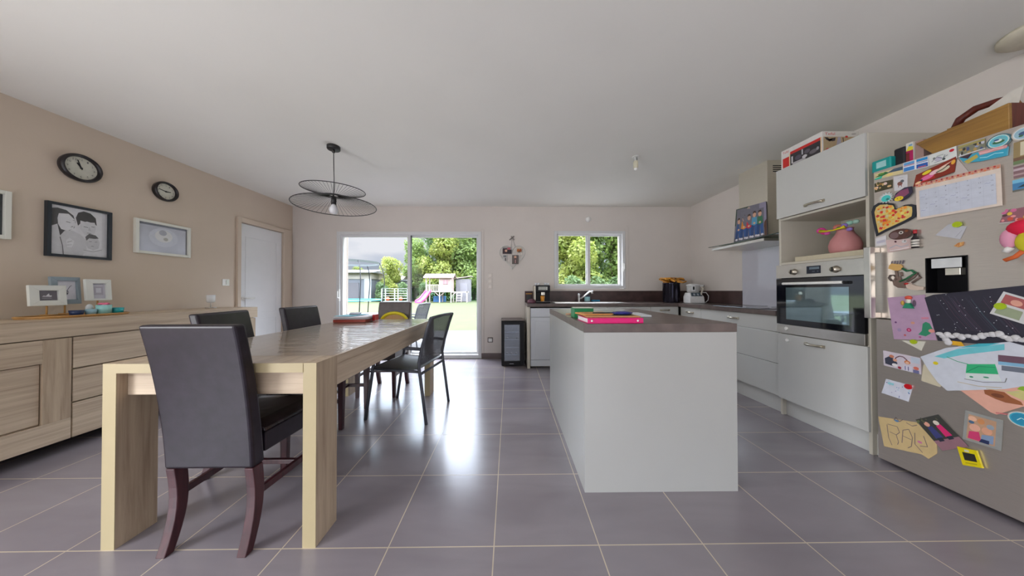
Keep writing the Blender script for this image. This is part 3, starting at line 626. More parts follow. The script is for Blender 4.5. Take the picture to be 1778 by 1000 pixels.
for (x0, x1, z0, z1, dec, bs) in ((-.155, -.012, .025, .135, [('r', .0, .0, .5, .8, cm(60, 40, 46)), ('r', .5, .0, 1, .6, cm(40, 34, 42)), ('e', .38, .45, .14, .18, skin), ('e', .7, .75, .2, .16, cm(190, 90, 100))], cm(150, 146, 144)),
                          (-.004, .10, -.14, .005, [('e', .5, .78, .2, .14, skin), ('p', [(.3, .1), (.7, .1), (.62, .65), (.4, .65)], cm(90, 50, 56)), ('l', [(.5, .1), (.52, .5)], .01, cm(220, 190, 180))], cm(100, 92, 88)),
                          (-.15, -.09, -.09, 0.01, [('r', .1, .6, .9, .9, cm(120, 124, 124)), ('r', .5, 0, .8, .5, cm(90, 84, 84))], cm(196, 192, 188)),
                          (.07, .15, .05, .125, [('e', .3, .4, .26, .34, cm(170, 96, 40)), ('e', .75, .4, .24, .34, cm(150, 76, 36)), ('e', .5, .1, .15, .2, cm(90, 84, 70))], cm(196, 180, 156))):
    card('photo', [(x0, -.006, z0), (x1, -.006, z0), (x1, -.006, z1), (x0, -.006, z1)], (0, -1, 0), bs, dec, .002, hf)

# ============================================================ kitchen units
KZ = .865; WT = .909
def handle(parent, x, y, z, axis, m=None, w=.14):
    """flat bow handle; axis 'Y' = on a unit facing -x, 'X' = on a unit facing -y"""
    m = m or M['pewter']; p = MB()
    if axis == 'Y':
        p.box(x - .012, x, y - w / 2, y - w / 2 + .022, z - .011, z + .011, m); p.box(x - .012, x, y + w / 2 - .022, y + w / 2, z - .011, z + .011, m)
        p.tube([(x - .012, y - w / 2 + .01, z), (x - .024, y - w / 4, z), (x - .027, y, z), (x - .024, y + w / 4, z), (x - .012, y + w / 2 - .01, z)], .009, m, 8)
    else:
        p.box(x - w / 2, x - w / 2 + .022, y - .012, y, z - .011, z + .011, m); p.box(x + w / 2 - .022, x + w / 2, y - .012, y, z - .011, z + .011, m)
        p.tube([(x - w / 2 + .01, y - .012, z), (x - w / 4, y - .024, z), (x, y - .027, z), (x + w / 4, y - .024, z), (x + w / 2 - .01, y - .012, z)], .009, m, 8)
    return rel(p.build('handle', None, .002), parent) if not isinstance(parent, tuple) else p
def unit_right(label, y0, y1, fronts):
    """floor unit on the right wall facing -x; fronts: z-ranges with handle flags"""
    r = thing('base_cabinet', label, 'kitchen cabinet', (2.68, (y0 + y1) / 2, 0))
    rel(boxobj('body', (2.422, XR - .02, y0 + .001, y1 - .001, .14, .864), M['carc']), r)
    for kind, z0, z1, hd in fronts:
        f_ = rel(boxobj(kind, (2.40, 2.420, y0 + .002, y1 - .002, z0 + .002, z1 - .002), M['lacq']), r)
        if hd: hh_ = handle(r, 2.40, (y0 + y1) / 2, hd, 'Y'); hh_.parent = f_
    return r
unit_right('white gloss unit with three drawers on right wall beside the oven tower', 2.38, 3.36, [('drawer', .717, .862, .80), ('drawer', .436, .717, None), ('drawer', .149, .436, None)])
unit_right('narrow white gloss base unit in the corner of the right-hand run', 3.362, 3.76, [('drawer', .717, .862, .80), ('door', .149, .717, None)])
def unit_back(label, x0, x1, fronts, hx=None):
    r = thing('base_cabinet', label, 'kitchen cabinet', ((x0 + x1) / 2, 4.05, 0))
    rel(boxobj('body', (x0 + .001, x1 - .001, 3.822, YB - .02, .14, .864), M['carc']), r)
    for kind, z0, z1, hd in fronts:
        f_ = rel(boxobj(kind, (x0 + .002, x1 - .002, 3.80, 3.82, z0 + .002, z1 - .002), M['lacq']), r)
        if hd: hh_ = handle(r, hx or (x0 + x1) / 2, 3.80, hd, 'X'); hh_.parent = f_
    return r
unit_back('white sink cabinet under the kitchen window', .92, 1.38, [('door', .149, .862, None)])
unit_back('white drawer cabinet on back wall behind the island', 1.382, 2.0, [('drawer', .717, .862, .815), ('door', .149, .717, None)], 1.72)
unit_back('white cabinet at the right end of the back wall run', 2.002, 2.396, [('drawer', .717, .862, .812), ('door', .149, .717, None)], 2.2)
pl = thing('kitchen_plinth', 'white gloss plinth strips running under the kitchen units', 'plinth', (2.44, 3, 0))
rel(boxobj('strip', (2.435, 2.45, 1.76, 3.855, 0, .138), M['lacq']), pl); rel(boxobj('strip', (.92, 2.434, 3.84, 3.855, 0, .138), M['lacq']), pl)
ep = boxobj('end_panel', (.252, .292, 3.79, YB - .014, 0, .8635), M['carc']); tag(ep, 'cream end panel beside the dishwasher under the worktop', 'panel')
dw = thing('dishwasher', 'white free standing dishwasher at left end of back kitchen run', 'dishwasher', (.60, 4.05, 0))
rel(boxobj('body', (.298, .895, 3.83, YB - .03, .02, .845), M['white']), dw)
DWM = mat('dishwasher_white', (206, 210, 216), .35, amt=.01)
d = MB(); d.box(.30, .893, 3.805, 3.83, .12, .715, DWM); d.box(.37, .83, 3.80, 3.805, .18, .66, DWM); rel(d.build('door', None, .004), dw)
rel(boxobj('control_panel', (.30, .893, 3.80, 3.83, .72, .845), DWM), dw); rel(boxobj('kickplate', (.30, .893, 3.81, 3.83, .03, .115), DWM), dw)
wt = MB(); wt.box(.25, XR - .001, 3.768, YB - .001, KZ, WT, M['top']); wt.box(2.368, XR - .001, 2.379, 3.768, KZ, WT, M['top'])
tag(wt.build('worktop', None, 0), 'brown stone-look L-shaped worktop along back and right walls', 'worktop')
sp = MB(); sp.box(.25, XR - .001, YB - .016, YB - .001, WT + .001, 1.085, M['splash']); sp.box(XR - .016, XR - .001, 3.385, YB - .017, WT + .001, 1.085, M['splash'])
tag(sp.build('splashback_strip', None, .001), 'dark brown upstand strip behind the L-shaped worktop', 'splashback')
gp = mat('grey_glass_panel', (196, 196, 206), .06, amt=.02, coat=1)
tag(boxobj('hob_splashback', (XR - .012, XR - .001, 2.385, 3.382, WT + .001, 1.585), gp), 'pale grey glossy glass splashback behind the hob under the hood', 'splashback')
hb = thing('hob', 'black glass hob set in the worktop below the hood', 'hob', (2.66, 2.88, WT)); boxobj('glass', (-.25, .25, -.29, .29, .0005, .006), M['blackg'], hb)
rg = MB()
for (a, b_, r_) in ((-.12, -.14, .09), (-.12, .14, .07), (.12, -.14, .07), (.12, .14, .1)):
    rg.tube([(a + r_ * math.cos(q * .3927), b_ + r_ * math.sin(q * .3927), .0065) for q in range(16)], .0012, cm(120, 120, 124), 5, closed=True)
rg.build('cooking_zone_rings', hb)
# sink, tap, sponge, bottle
sk = thing('sink', 'stainless sink set in worktop below the kitchen window', 'sink', (1.15, 4.02, WT))
s_ = MB()
for b in ((-.50, .52, -.21, -.19, .0, .008), (-.50, .52, .19, .21, .0, .008), (-.50, -.48, -.19, .19, 0, .008), (.50, .52, -.19, .19, 0, .008), (-.02, .02, -.19, .19, 0, .008)): s_.box(*b, M['steelL'])
s_.build('rim', sk, .002); boxobj('basin', (-.48, -.02, -.19, .19, .0005, .003), M['steel'], sk); boxobj('drainer', (.02, .50, -.19, .19, .0005, .004), M['steelL'], sk)
fa = thing('kitchen_tap', 'chrome tap with slanted spout behind the sink', 'tap', (1.10, 4.255, WT + .001)); p = MB()
p.lathe([(.024, 0), (.022, .01), (.018, .02), (.018, .13), (.0, .135)], M['chrome'], (0, 0, 0), 16); p.build('body', fa)
p = MB(); p.tube([(.0, 0, .03), (.08, -.04, .10), (.15, -.07, .165), (.18, -.085, .165), (.185, -.09, .13)], [.014, .014, .015, .02, .022], M['chrome'], 10); p.build('spout', fa)
bt = thing('soap_bottle', 'dark soap bottle with pale label beside the tap', 'bottle', (1.245, 4.30, WT + .001)); p = MB(); p.lathe([(.001, 0), (.042, 0), (.044, .09), (.03, .115), (.012, .125), (.012, .15), (.02, .155), (.0, .16)], cm(34, 34, 62, .3), (0, 0, 0), 18); p.build('bottle_body', bt)
p = MB(); p.lathe([(.0452, .015), (.0452, .085)], cm(150, 196, 200), (0, 0, 0), 18, cap=False); p.build('bottle_label', bt)
tag(slab('sponge', '', '', 1.31, 1.43, 4.24, 4.32, WT + .009, WT + .033, cm(24, 120, 160, .8), 0, .006), 'blue sponge lying on the back edge of the sink', 'sponge')
# coffee machine
cf = thing('coffee_machine', 'black bean-to-cup coffee machine at left end of the worktop', 'coffee machine', (.485, 4.02, WT + .001)); BL = M['black']
b = MB(); b.box(-.11, .12, .0, .20, 0, .26, BL); b.box(-.10, .11, -.10, .0, .16, .26, BL); b.box(-.115, -.10, -.09, .19, .01, .25, M['steel']); b.build('body', cf, .008, 3)
b = MB(); b.box(-.10, .11, -.14, 0, 0, .022, BL); b.box(-.095, .105, -.145, -.02, .022, .028, M['chrome']); b.build('drip_tray', cf, .003)
card('display', [(-.06, -.1005, .19), (.07, -.1005, .19), (.07, -.1005, .238), (-.06, -.1005, .238)], (0, -1, 0), cm(196, 198, 190), [('r', .1 + .16 * i, .15, .2 + .16 * i, .4, cm(90, 90, 90)) for i in range(5)] + [('r', .1 + .16 * i, .6, .2 + .16 * i, .85, cm(120, 120, 116)) for i in range(5)], .003, cf)
b = MB(); b.box(-.02, .03, -.12, -.06, .115, .16, M['steel']); b.build('spout', cf, .004)
b = MB(); b.lathe([(.001, .0), (.026, 0), (.032, .075), (.028, .075), (.001, .01)], cm(214, 142, 40, .3), (.0, -.085, .029), 16); tagged = b.build('cup'); tagged.location = (.485, 4.02, WT + .001); tag(tagged, 'amber glass cup standing under the coffee machine spout', 'cup')
for k, x_ in enumerate((-.085, -.045, .055, .095)):
    c_ = MB(); c_.lathe([(.001, 0), (.015, 0), (.021, .035), (.018, .035), (.001, .004)], cm(224, 226, 230, .15), (0, 0, 0), 14); c_ = c_.build('espresso_cup'); c_.location = (.485 + x_ + .005, 4.02 + .07, WT + .262)
    tag(c_, 'small white cup on the coffee machine, %s of four' % ('leftmost', 'second from left', 'second from right', 'rightmost')[k], 'cup', 'cups on the coffee machine')
pb = MB(); pb.lathe([(.001, .062), (.035, .058), (.06, .035), (.066, .001), (.001, .0)][::-1], cm(104, 62, 78, .35), (.325, 3.93, WT + .001), 22); tag(pb.build('sugar_bowl'), 'plum coloured domed bowl on the worktop left of coffee machine', 'bowl')
fr = thing('photo_block', 'small dark frame with golden edge leaning at the left end of worktop', 'picture frame', (.315, YB - .03, WT + .001)); b = MB(); b.box(-.058, .058, 0, .012, 0, .165, cm(70, 44, 50)); b.box(-.05, .05, -.002, 0, .125, .14, cm(190, 140, 60)); b.box(-.04, .03, -.002, 0, .04, .11, cm(60, 60, 62)); b.build('panel', fr, .001)
# pressure cooker with wooden flower things on top
pc = thing('stock_pot', 'tall dark steel cooking pot in the worktop corner', 'pot', (2.45, 4.06, WT + .001)); pc.scale = (.88, .88, 1); p = MB()
p.lathe([(.001, 0), (.128, 0), (.132, .01), (.132, .285), (.136, .292), (.13, .296), (.001, .298)], mat('dark_mirror_steel', (70, 68, 80), .18, .9, amt=.2, scale=3), (0, 0, 0), 32); p.build('pot_body', pc)
p = MB(); p.box(-.05, .02, -.145, -.13, .255, .285, BL); p.box(-.008, .008, -.14, -.1, .285, .36, BL); p.build('handle', pc, .004)
orn = thing('sunflower_ornament', 'orange brown wavy ornament lying on top of the tall pot', 'ornament', (2.47, 4.06, WT + .30)); p = MB()
OR = mat('orange_ornament', (196, 134, 40), .5, amt=.35, scale=30)
for k in range(10):
    a = k * 2 * math.pi / 10; c_, s2 = math.cos(a), math.sin(a); L0, W0 = .19, .05
    P = [(c_ * q * L0 - s2 * w * W0, s2 * q * L0 * .8 + c_ * w * W0, .022 + .035 * math.sin(q * 3 + k)) for q, w in ((.15, 0), (.4, 1), (.75, .9), (1.02, .1), (.75, -.9), (.4, -1))]
    p.prism(P, (0, 0, .022), OR)
p.build('petals', orn, .003); p = MB(); p.ball((0, 0, .035), (.05, .05, .035), cm(90, 44, 24), 14, 8); p.build('centre', orn)
# food processor
fp = thing('food_processor', 'white food processor with bowl and cable on the corner worktop', 'food processor', (2.64, 3.84, WT + .001)); fp.scale = (.86, .58, 1); FW = cm(226, 226, 226, .3)
b = MB(); b.loft([[(-.12, -.13, 0), (.13, -.13, 0), (.13, .13, 0), (-.12, .13, 0)], [(-.12, -.13, .09), (.115, -.13, .09), (.115, .13, .09), (-.12, .13, .09)], [(-.10, -.08, .15), (.08, -.08, .15), (.08, .11, .15), (-.10, .11, .15)]], FW, smooth=False); b.build('base', fp, .012, 3)
card('control_panel', [(-.095, -.1265, .098), (.09, -.1265, .098), (.07, -.084, .146), (-.085, -.084, .146)], Vector((0, -1, .85)).normalized(), cm(70, 84, 96, .25), [('e', .3, .5, .1, .3, cm(160, 168, 176)), ('e', .65, .5, .1, .3, cm(160, 168, 176))], .002, fp)
b = MB(); b.lathe([(.001, .15), (.085, .152), (.10, .17), (.105, .25), (.10, .25), (.09, .175), (.001, .16)], mat('clear_bowl', (190, 190, 188), .12, amt=.05), (0, .02, 0), 24); b.build('bowl', fp)
b = MB(); b.lathe([(.108, .25), (.108, .262), (.06, .275), (.001, .277)], FW, (0, .02, 0), 24); b.box(-.07, -.02, -.11, -.085, .17, .262, FW); b.box(-.062, -.035, -.112, -.11, .19, .235, BL); b.box(.1, .17, .0, .04, .235, .26, FW); b.ball((.175, .02, .245), .014, BL, 10, 6); b.build('lid', fp, .003)
b = MB(); b.tube([(.08, -.10, .235), (.10, -.12, .2), (.07, -.13, .15), (.06, -.14, .12)], .014, cm(196, 190, 176), 8); b.tube([(.12, -.02, .15), (.20, -.02, .15), (.235, -.03, .10), (.22, -.04, .04), (.17, -.05, .008), (.12, -.06, .006)], .006, FW, 8); b.build('cable', fp)

# ============================================================ oven tower
ow = thing('oven_tower', 'tall cream gloss cabinet tower holding oven and open niche', 'cabinet', (2.68, 2.07, 0)); y0, y1 = 1.772, 2.376
def R_(o): return rel(o, ow)
R_(boxobj('side_panel', (2.402, XR - .004, y0, y0 + .018, 0.0, 2.148), M['carc'])); R_(boxobj('side_panel', (2.402, XR - .004, y1 - .018, y1, .0, 2.148), M['carc']))
R_(boxobj('back_panel', (XR - .02, XR - .005, y0 + .018, y1 - .018, .14, 2.148), M['carc'])); R_(boxobj('shelf', (2.402, XR - .02, y0 + .018, y1 - .018, 1.312, 1.332), M['carc']))
R_(boxobj('shelf', (2.402, XR - .02, y0 + .018, y1 - .018, 1.702, 1.72), M['carc'])); R_(boxobj('shelf', (2.402, XR - .02, y0 + .018, y1 - .018, 2.13, 2.147), M['carc'])); R_(boxobj('shelf', (2.402, XR - .02, y0 + .018, y1 - .018, .70, .716), M['carc']))
flap = R_(boxobj('flap_door', (2.382, 2.401, y0 + .004, y1 - .001, 1.722, 2.148), M['lacq'])); handle(ow, 2.382, 2.075, 1.77, 'Y').parent = flap
low = R_(boxobj('lower_door', (2.382, 2.401, y0 + .004, y1 - .001, .148, .714), M['lacq'])); handle(ow, 2.382, 2.085, .662, 'Y').parent = low
p = MB(); p.lathe([(.012, -.010), (.016, 0)], M['white'], (2.382, 2.29, .665), 14, 'X'); p.build('child_lock', low)
ov = thing('oven', 'built-in steel oven with black glass door in the tower', 'oven', (2.66, 2.074, .72))
def O_(o): return rel(o, ov)
O_(boxobj('oven_body', (2.40, XR - .06, y0 + .02, y1 - .02, .722, 1.306), M['black']))
cp = O_(boxobj('control_panel', (2.372, 2.399, y0 + .008, y1 - .002, 1.195, 1.309), M['steelL']))
c_ = [(2.3718, 2.128, 1.222), (2.3718, 2.03, 1.222), (2.3718, 2.03, 1.282), (2.3718, 2.128, 1.282)]
O_(card('display', c_, (-1, 0, 0), cm(30, 36, 50, .15), [('r', .2, .55, .9, .85, cm(110, 126, 136)), ('r', .4, .2, .6, .35, cm(70, 80, 92)), ('r', .75, .2, .85, .35, cm(70, 80, 92))], .001))
for yk in (2.222, 1.935):
    p = MB(); p.lathe([(.001, -.026), (.019, -.026), (.021, -.004), (.026, 0)], M['pewter'], (2.3715, yk, 1.244), 22, 'X'); p.box(2.341, 2.3455, yk - .003, yk + .003, 1.228, 1.26, M['dark']); O_(p.build('knob'))
od = MB(); od.box(2.372, 2.399, y0 + .008, y1 - .002, .80, 1.19, M['blackg']); od = O_(od.build('oven_door', None, .002))
p = MB(); p.box(2.3712, 2.3718, y0 + .09, y1 - .085, .845, 1.115, M['ovglass']); O_(p.build('door_window')).parent = od
p = MB(); p.tube([(2.34, y0 + .10, 1.147), (2.34, y1 - .09, 1.147)], .011, M['white'], 10); p.box(2.338, 2.372, y0 + .095, y0 + .115, 1.138, 1.156, M['black']); p.box(2.338, 2.372, y1 - .11, y1 - .09, 1.138, 1.156, M['black']); O_(p.build('door_handle', None, .002)).parent = od
ls = O_(boxobj('lower_strip', (2.372, 2.399, y0 + .008, y1 - .002, .722, .797), M['steelL']))
p = MB(); p.lathe([(.012, -.008), (.016, 0)], M['white'], (2.3718, 2.29, .765), 14, 'X'); O_(p.build('child_lock'))
# niche board and vase
tag(slab('serving_board', '', '', 2.43, 2.90, 1.80, 2.27, 1.334, 1.372, cm(196, 186, 160, .45), 0, .003), 'pale board lying in the open niche under the pink vase', 'board')
vs = thing('vase', 'round matt pink vase with flowers in the oven tower niche', 'vase', (2.60, 2.06, 1.373)); vs.scale = (1, 1, 1.12); p = MB()
p.lathe([(.001, 0), (.07, 0), (.083, .025), (.087, .06), (.076, .10), (.052, .135), (.042, .16), (.046, .178), (.038, .178), (.033, .16), (.001, .12)], mat('pink_ceramic', (206, 140, 140), .6, amt=.03), (0, 0, 0), 36); p.build('vase_body', vs)
fl = thing('flower_garland', 'bright pink, yellow and lilac garland draped round the pink vase neck', 'garland', (2.60, 2.06, 1.562)); p = MB()
for (x, y, z, r_, c_) in ((-.05, .095, .0, .026, (226, 60, 150)), (-.04, .125, .018, .03, (232, 70, 160)), (-.05, .075, -.012, .02, (220, 90, 170)), (-.06, -.045, .02, .02, (150, 120, 200)), (-.06, -.075, -.015, .018, (160, 130, 210)), (-.04, -.06, .035, .022, (150, 196, 180)), (-.03, -.09, .038, .02, (170, 206, 190)), (-.03, .02, .02, .03, (206, 120, 110)), (-.05, .0, .01, .014, (90, 140, 50))): p.ball((x, y, z), (r_ * .8, r_, r_ * .8), cm(*c_), 10, 6)
p.build('flowers', fl); p = MB(); p.tube([(-.075, .10, .008), (-.09, .05, -.004), (-.09, 0, -.006), (-.085, -.04, 0), (-.075, -.06, .008)], [.014, .006, .005, .007, .015], cm(226, 206, 30), 8); p.build('yellow_ribbon', fl)

# ============================================================ hood + print
hd = thing('cooker_hood', 'steel chimney cooker hood with glass canopy on the right wall', 'cooker hood', (2.8, 2.96, 1.6))
def H_(o): return rel(o, hd)
c_ = MB(); c_.box(2.70, XR - .002, 2.785, 3.135, 1.66, H - .001, M['steel']); c_.build
H_(c_.build('chimney', None, .003)); v_ = MB()
for i in range(4): v_.box(2.76, 2.86, 2.7835, 2.785, 2.33 + i * .02, 2.34 + i * .02, M['black'])
H_(v_.build('vent_slots'))
c_ = MB(); c_.loft([[(2.50, 2.62, 1.578), (XR - .002, 2.62, 1.578), (XR - .002, 3.30, 1.578), (2.50, 3.30, 1.578)], [(2.50, 2.62, 1.606), (XR - .002, 2.62, 1.606), (XR - .002, 3.30, 1.606), (2.50, 3.30, 1.606)]], M['steelL'], smooth=False)
c_.loft([[(2.62, 2.72, 1.622), (XR - .002, 2.72, 1.622), (XR - .002, 3.2, 1.622), (2.62, 3.2, 1.622)], [(2.69, 2.78, 1.665), (XR - .002, 2.78, 1.665), (XR - .002, 3.14, 1.665), (2.69, 3.14, 1.665)]], M['steel'], smooth=False)
H_(c_.build('canopy', None, .002))
gls = MB(); ys = [2.42 + .92 * i / 12 for i in range(13)]
def gz(y): q = (y - 2.88) / .46; return 1.609 + .012 * q * q
gls.loft([[(2.47 + .02 * abs((y - 2.88) / .46) ** 3, y, gz(y)), (XR - .002, y, gz(y)), (XR - .002, y, gz(y) + .007), (2.47 + .02 * abs((y - 2.88) / .46) ** 3, y, gz(y) + .007)] for y in ys], M['hglass'], smooth=False)
gls.tube([(2.468 + .02 * abs((y - 2.88) / .46) ** 3, y, gz(y) + .004) for y in ys], .0035, cm(60, 84, 80, .2), 6); H_(gls.build('glass_visor'))
# family canvas standing on the glass visor
cols = [(66, 92, 140), (222, 140, 50), (206, 52, 70), (90, 160, 196), (60, 120, 90)]
dc = [('r', 0, 0, 1, 1, cm(126, 122, 140)), ('p', [(0, .5), (0, 1), (.3, 1), (.28, .7), (.12, .5)], cm(46, 70, 54)), ('p', [(.3, .75), (.3, 1), (.45, 1), (.5, .8)], cm(60, 76, 60)), ('p', [(.78, .5), (.8, 1), (1, 1), (1, .4)], cm(150, 144, 168)), ('e', .45, .9, .06, .08, cm(180, 160, 150)), ('r', 0, 0, 1, .16, cm(100, 98, 108)), ('p', [(.88, .0), (1, 0), (1, .5), (.95, .45)], cm(90, 60, 46))]
for k in range(5):
    u = .14 + .17 * k; v = .5 + .03 * (k % 2) + .02 * k
    dc += [('p', [(u - .09, v - .22), (u + .09, v - .22), (u + .07, v + .04), (u - .07, v + .04)], cm(*cols[k])), ('p', [(u - .1, .12), (u - .02, .12), (u + .0, v - .2), (u - .09, v - .16)], cm(48, 76, 126)), ('p', [(u + .02, .12), (u + .1, .12), (u + .09, v - .16), (u, v - .2)], cm(56, 92, 150)),
           ('e', u, v + .12, .052, .085, cm(216, 168, 142)), ('p', [(u - .055, v + .14), (u - .04, v + .21), (u + .03, v + .22), (u + .055, v + .15), (u, v + .17)], cm(70, 48, 40)), ('e', u - .05, .09, .04, .03, cm(224, 220, 226)), ('e', u + .06, .1, .035, .03, cm(216, 210, 216)), ('e', u, v - .13, .035, .03, cm(220, 176, 150))]
fc = card('family_photo_print', [(2.585, 3.07, 1.624), (2.585, 2.67, 1.624), (2.694, 2.79, 2.02), (2.694, 3.16, 2.045)], Vector((-1, 0, .27)).normalized(), cm(120, 118, 130), dc, .006)
tag(fc, 'family group photo print leaning on the cooker hood chimney', 'photo')
# ============================================================ appliance carton on the tower
CB = [(2.405, 2.352, 2.149), (2.405, 2.036, 2.149), (2.69, 2.036, 2.149), (2.69, 2.352, 2.149)]
cb = thing('appliance_box', 'white and red appliance carton standing on top of the oven tower', 'box', (2.55, 2.2, 2.149))
bx = rel(MB().box(2.407, 2.69, 2.038, 2.352, 2.149, 2.314, cm(214, 210, 206, .5)).build('carton', None, .001), cb)
RED = cm(200, 44, 40, .5); q = 2.4065
c1 = [(q, 2.350, 2.150), (q, 2.038, 2.150), (q, 2.038, 2.313), (q, 2.350, 2.313)]
dk = cm(52, 48, 52)
dec = [('t', 'Tefal', .04, .80, .20, .92, RED), ('r', .04, .06, .21, .56, RED), ('t', '3 en 1', .07, .40, .18, .50, cm(230, 220, 214)), ('t', '600W', .07, .22, .18, .32, cm(230, 220, 214)), ('r', .24, .0, .96, .74, dk), ('r', .24, .62, .96, .76, RED), ('r', .27, .12, .31, .48, cm(200, 198, 200)), ('r', .53, .34, .56, .60, cm(190, 190, 196)),
       ('e', .44, .3, .08, .12, cm(84, 78, 92)), ('e', .66, .4, .07, .1, cm(92, 86, 96)), ('e', .80, .25, .09, .1, cm(104, 98, 104)), ('r', .3, .05, .62, .14, cm(170, 164, 168)), ('e', .6, .2, .06, .08, cm(196, 192, 196)), ('e', .9, .3, .03, .08, cm(150, 146, 150)), ('t', 'PowerMix', .34, .80, .56, .90, cm(150, 150, 156)), ('r', .215, .0, .235, .70, cm(224, 190, 140)), ('r', .965, 0, .985, .76, cm(224, 190, 140))]
dec = [d_ for d_ in dec if not (d_[0] == 't' and d_[1] != 'Tefal')]
rel(card('front_print', c1, (-1, 0, 0), cm(216, 212, 208), dec, .0004), cb)
c2 = [(2.408, 2.0375, 2.150), (2.689, 2.0375, 2.150), (2.689, 2.0375, 2.313), (2.408, 2.0375, 2.313)]
dec = [('t', 'Tefal', .06, .82, .34, .94, RED), ('r', .02, .0, .98, .74, cm(172, 150, 116)), ('p', [(.05, .72), (.14, .70), (.26, .52), (.34, .55), (.36, .70), (.28, .64), (.2, .5), (.1, .6)], cm(60, 50, 52)), ('p', [(.36, .2), (.52, .2), (.5, .72), (.42, .72)], cm(160, 156, 170)), ('l', [(.56, .7), (.58, .4), (.62, .34)], .006, dk), ('p', [(.3, .3), (.4, .15), (.42, .3)], cm(50, 46, 50)), ('e', .14, .12, .06, .08, RED), ('e', .66, .74, .04, .05, RED), ('l', [(.8, .86), (.92, .88)], .004, cm(90, 84, 84))]
rel(card('side_print', c2, (0, -1, 0), cm(206, 202, 194), dec, .0004), cb)

# ============================================================ island
isl = thing('kitchen_island', 'white panelled kitchen island with brown stone-look top', 'kitchen island', (.825, 2.09, 0))
rel(MB().box(.407, 1.243, 1.467, 1.485, 0, .864, M['island']).build('end_panel', None, 0), isl)
rel(MB().box(.407, .425, 1.486, 2.708, 0, .864, M['island']).build('side_panel', None, 0), isl)
rel(MB().box(1.225, 1.243, 1.486, 2.708, 0.0, .864, M['island']).build('side_panel', None, 0), isl)
rel(MB().box(.426, 1.224, 1.486, 2.70, .02, .864, M['carc']).build('cabinet_body', None, 0), isl)
rel(MB().box(.405, 1.245, 1.465, 2.712, .865, .911, M['top']).build('worktop', None, .001), isl)
# papers and folders on the island
IZ = .912
MAG = cm(214, 10, 110, .3)
pf = thing('elastic_folder', 'bright magenta plastic folder at front edge of island worktop', 'folder', (.58, 1.58, IZ))
b = MB(); mt = Matrix.Rotation(R(1.5), 4, 'Z'); b.box(-.155, .155, -.105, .105, 0, .003, MAG, mt); b.box(-.155, .155, -.105, -.102, 0.003, .026, MAG, mt); b.box(-.155, .155, -.105, .105, .026, .029, MAG, mt); b.build('cover', pf, .001)
b = MB(); b.box(-.150, .148, -.10, .10, .004, .025, cm(230, 220, 224), mt); b.build('papers', pf)
b = MB(); b.lathe([(.001, -.0015), (.005, -.0012), (.006, 0)], M['white'], (.125, -.1055, .015), 10, 'Y'); b.lathe([(.001, -.0015), (.005, -.0012), (.006, 0)], M['white'], (-.13, -.1115, .015), 10, 'Y'); b.build('rivets', pf)
tag(slab('brown_envelope', '', '', .44, .745, 1.52, 1.72, IZ + .0295, IZ + .036, cm(190, 148, 96, .6), R(-3)), 'brown kraft envelope lying on the magenta folder', 'envelope')
tag(slab('notebook', '', '', .42, .60, 1.56, 1.70, IZ + .037, IZ + .046, cm(204, 140, 80, .6), R(8)), 'orange brown notebook on the envelope at island corner', 'notebook')
gc = thing('glasses_case', 'glossy dark blue oval case on the brown envelope', 'case', (.665, 1.585, IZ + .037)); b = MB(); b.ball((0, 0, .012), (.062, .03, .012), mat('blue_gloss_case', (22, 24, 110), .12, amt=.2, coat=.8), 20, 10); b.build('shell', gc); b = MB(); b.ball((-.005, -.004, .003), (.068, .034, .003), M['dark'], 20, 6); b.build('base', gc)
b = MB(); b.prism([(-.055, 0, 0), (.0, -.012, 0), (.06, -.004, 0), (.0, .012, 0)], (0, 0, .006), M['dark']); pn_ = b.build('pen'); pn_.location = (.545, 1.585, IZ + .0465); tag(pn_, 'black pen lying left of the blue case on island', 'pen')
tag(slab('green_box', '', '', .432, .56, 1.79, 1.89, IZ, IZ + .062, cm(26, 120, 70, .45)), 'small green cardboard box on the island behind the folder', 'box')
b = MB(); b.box(-.06, .06, -.045, .045, 0, .003, cm(226, 224, 214)); lid = b.build('paper_slip'); lid.location = (.497, 1.84, IZ + .063); tag(lid, 'white paper slip on top of the green box', 'paper')
tag(slab('white_sheets', '', '', .70, .98, 1.84, 2.08, IZ, IZ + .012, cm(222, 226, 230), R(-6)), 'white papers lying on island behind the blue case', 'papers')
b = MB(); b.ball((0, 0, .014), (.02, .02, .014), cm(110, 206, 180, .4), 12, 8); b = b.build('rubber_ball'); b.location = (.605, 1.77, IZ); tag(b, 'little mint green ball between green box and blue case', 'ball')
b = MB(); b.tube([(-.06, 0, .006), (-.02, .01, .006), (.06, 0, .006)], .006, cm(190, 150, 120), 8); b = b.build('wooden_stick'); b.location = (.405 + .075, 2.0, IZ); tag(b, 'small tan wooden stick left of the green box on island', 'stick')

